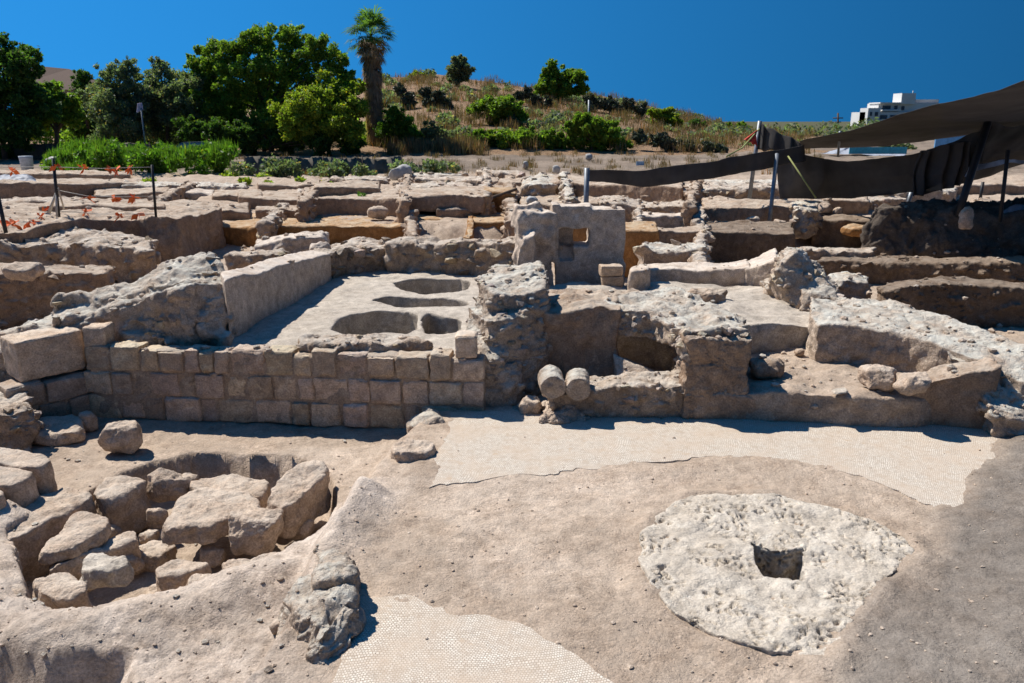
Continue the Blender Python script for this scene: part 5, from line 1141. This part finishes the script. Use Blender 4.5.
# blue roof and banner beyond the nets
M['turq'] = plain('turquoise_sheet', (.05, .33, .42), .5); M['blue'] = plain('blue_sign', (.10, .28, .50), .5)
boxmesh('banner', [(atY(878, 150.5, 54), (1.9, .04, .22))], M['turq'], None, 'turquoise banner stretched beyond the hanging net', 'banner', .01)
cloth('tarpaulin', 'pale tarpaulin roof beyond the gap in the nets', [[atY(838, 149, 58), atY(862, 146, 58.5), atY(905, 153, 59)], [atY(822, 154, 56), atY(862, 154, 56), atY(905, 156, 56)]], 'pale_sheet', wr=.1, cat='tarpaulin')
boxmesh('signboard', [(atY(953, 138, 40), (.85, .05, .5))], M['blue'], None, 'blue signboard seen between the nets', 'sign', .01)
# ================================================================== LEFT BARRIER, BINS
M['orange_tape'] = plain('orange_tape', (.80, .16, .03), .6); M['string'] = plain('string', (.45, .42, .36), .8)
pole('black barrier pole bound with ropes at the far left', [atY(59, 217, 18.7), atY(53, 158, 18.7)], .035, 'black', 'barrier_pole')
pole('black barrier pole in front of the green weeds', [atY(156, 217, 18.7), atY(152, 165, 18.7)], .03, 'black', 'barrier_pole')
pole('black barrier pole cut by the left edge', [atY(6, 233, 16.5), atY(-2, 196, 16.6)], .04, 'black', 'barrier_pole')
tubes('rope_stay', [([atY(57, 190, 18.7), atY(48, 213, 18.6)], .02), ([atY(57, 190, 18.7), atY(50, 213, 19.4)], .02), ([atY(58, 188, 18.7), atY(64, 209, 19.5)], .02), ([atY(56, 192, 18.7), atY(57, 217, 18.6)], .025)], M['string'], None, 'frayed tan ropes bracing the roped barrier pole', 'rope')
def string(label, pts, ribs, seed_):
    rgs = random.Random(seed_); P = [atY(*q) for q in pts]; root = thing('barrier_string', label, 'barrier string', P[0])
    tubes('string', [(P, .008)], M['string'], root, seg=6)
    for x, y, Y in ribs:
        c = atY(x, y, Y); s_ = Solid()
        V = []; Fc = []
        for k in range(7):
            a = Vector((rgs.uniform(-.17, .17), rgs.uniform(-.1, .1), rgs.uniform(-.2, .13))); t = Vector((rgs.uniform(-.06, .06), .02, rgs.uniform(-.06, .06))); b = len(V)
            V += [c, c + a * .5 + t, c + a, c + a * .5 - t, c + Vector((0, .012, 0)), c + a * .5 + t * .6 + Vector((0, .03, 0)), c + a + Vector((0, .012, 0))]; Fc += [(b, b + 1, b + 2, b + 3), (b + 4, b + 5, b + 2, b + 3)]
        link('ribbon', mesh_np('ribbon', V, Fc), M['orange_tape'], root, smooth=False)
def GY(x, y): return at(x, y, 1.12).y
string('upper barrier string with orange ribbons before the weeds', [(-40, 167, 18.7), (54, 167, 18.7), (100, 168.5, 18.7), (153, 167, 18.7)], [(84, 169, 18.7), (110, 169, 18.7), (116, 169, 18.7), (130, 168, 18.7), (57, 165, 18.7), (12, 171, 18.7)], 1)
string('middle barrier string with orange ribbons at pole mid height', [(57, 190, 18.7), (87, 196, 18.7), (120, 197, 18.7), (154, 196, 18.7)], [(87, 197, 18.7), (115, 198, 18.7), (134, 197, 18.7)], 2)
string('lowest string of orange ribbons sagging to the left edge pole', [(2, 222, GY(2, 222)), (30, 222, GY(30, 222)), (45, 212, GY(45, 212)), (57, 211, GY(57, 211)), (100, 214, GY(100, 214)), (154, 214, GY(154, 214))], [(10, 224, GY(10, 224)), (14, 224, GY(14, 224)), (28, 222, GY(28, 222)), (33, 221, GY(33, 221)), (40, 216, GY(40, 216)), (44, 211, GY(44, 211)), (86, 212, GY(86, 212)), (120, 215, GY(120, 215)), (138, 213, GY(138, 213)), (0, 222, GY(0, 222))], 3)
M['bin'] = plain('pale_plastic', (.45, .5, .55), .5); M['wht'] = plain('white_sheet', (.36, .35, .33), .7); M['tarp'] = plain('grey_tarp', (.20, .22, .26), .6)
bn = at(28, 172, 1.0); bm_ = pxm(bn.y, 1)
tubes('plastic_bin', [([bn - Vector((0, 0, .1)), bn + Vector((0, 0, 14 * bm_)), bn + Vector((0, 0, 15.5 * bm_))], [5.2 * bm_, 6.2 * bm_, 6.5 * bm_])], M['bin'], None, 'pale grey bin standing before the dark fence at left', 'bin', seg=16)
def bag(name, label, x0, y0, x1, y1, z, mat, cat, k=.9):
    return rock(name, label, x0, y0, x1, y1, z, k, mat=mat, cat=cat)
bag('white_bag', 'white sack on the far left wall behind the roped pole', 42, 158, 57, 173, 1.0, 'wht', 'sack')
bag('tarp_heap', 'heap covered with a grey tarp at the far left edge', -30, 175, 27, 205, .6, 'tarp', 'heap')
bag('white_bag', 'white covered mound on the far balk near the palm', 386, 166, 412, 183, .9, 'wht', 'mound')
bag('white_bag', 'white sack at the hill foot near the far middle', 522, 162, 529, 172, .95, 'wht', 'sack')
bag('white_bag', 'white sack on the pale bank left of the steel post', 552, 166, 561, 176, 1.1, 'wht', 'sack')
bag('white_bag', 'white sack at the foot of the slope under the green bush', 585, 155, 594, 163, .95, 'wht', 'sack')
bag('sandbag', 'white sandbag on the rim of the dark trench side', 654, 178, 666, 187, 1.1, 'wht', 'sandbag')
bag('sandbag', 'white sandbag lying on top of the rubble buttress', 526, 198, 540, 208, 1.75, 'wht', 'sandbag')
bag('grey_bag', 'grey sack by the soil heap near the right edge', 1008, 205, 1040, 224, 1.0, 'tarp', 'sack')
bp_ = atY(640, 165, 45)
boxmesh('signboard', [(bp_, (.22, .02, .20)), (bp_ - Vector((0, -.03, .5)), (.02, .02, .4))], plain('pale_blue_board', (.35, .5, .62), .5), None, 'small pale blue board standing on the flat far ground', 'sign', .005)
fp = thing('flag_pole', 'thin pole with a small white and purple flag before the olives', 'flag pole', atY(147, 146, 44)); 
tubes('pole', [([atY(147, 160, 44), atY(141, 108, 44)], .035)], M['metal'], fp)
c = atY(139, 107, 44); M['flag'] = plain('flag_cloth', (.5, .45, .6), .7)
fo = cloth('flag', '', [[atY(137, 104, 44), atY(142, 103, 44)], [atY(136, 113, 44), atY(143, 110, 44)]], 'flag', nu=6, nv=6, wr=.05)
fo.parent = fp; fo.location = fo.location - fp.location
for k in ('label', 'category'):
    if k in fo: del fo[k]

# ================================================================== LOOSE STONES
bpy.context.view_layer.update()
dg = bpy.context.evaluated_depsgraph_get()
def scatter_stones(name, label, n, xr, yr, sr, sd, mat, power=1.6, cat='stones', zones=None):
    rg = random.Random(sd); V = []; Fc = []; ico = bmesh.new(); bmesh.ops.create_icosphere(ico, subdivisions=1, radius=1)
    base = [v.co.copy() for v in ico.verts]; ico.verts.index_update(); fs = [tuple(v.index for v in f.verts) for f in ico.faces]; ico.free(); k = 0
    while k < n:
        k += 1; px = rg.uniform(*xr); py = rg.uniform(*yr)
        d = ray(px, py).normalized(); hit, loc, nr, idx, ob, mt = SC.ray_cast(dg, Vector((0, 0, CAM_H)), d)
        if not hit or nr.z < .55 or loc.y > 46 or ob.name.split('.')[0] in ('boulder', 'stone_slab', 'stone_block', 'press_stone', 'crown', 'weeds', 'shade_net', 'paper_scrap', 'column_drum', 'plastic_bin', 'white_bag', 'sandbag', 'brick_block', 'plaster_floor', 'vat_floor'): continue
        if ob.name.startswith('mosaic') and rg.random() < .85: continue
        s = sr[0] + (sr[1] - sr[0]) * rg.random() ** 3; s *= max(1., loc.y / 9) ** .55
        b = len(V); ax = Matrix.Rotation(rg.uniform(0, 6.3), 3, 'Z')
        sc = Vector((rg.uniform(.7, 1.3), rg.uniform(.6, 1.2), rg.uniform(.45, .85)))
        for v in base: q = Vector([v[i] * sc[i] * rg.uniform(.78, 1.15) for i in range(3)]); V.append(loc + ax @ q * s + Vector((0, 0, s * .22)))
        Fc += [tuple(b + i for i in f) for f in fs]
    tag(link(name, mesh_np(name, V, Fc), M[mat], recenter=False, smooth=False), label, cat, kind='stuff')
scatter_stones('pebbles', 'pebbles and crumbs strewn over the bare earth of the foreground', 1500, (0, 1024), (418, 690), (.002, .018), 1, 'stone')
scatter_stones('rubble_crumbs', 'rubble crumbs lying on the earth ridge around the sunken pit', 200, (0, 380), (440, 690), (.006, .035), 4, 'pale')
scatter_stones('loose_stones', 'loose stones strewn over walls, balks and trench floors', 1000, (0, 1024), (172, 415), (.012, .06), 2, 'stone')
scatter_stones('loose_rubble', 'pale rubble strewn over the wall tops', 700, (0, 1024), (190, 400), (.012, .06), 3, 'pale')
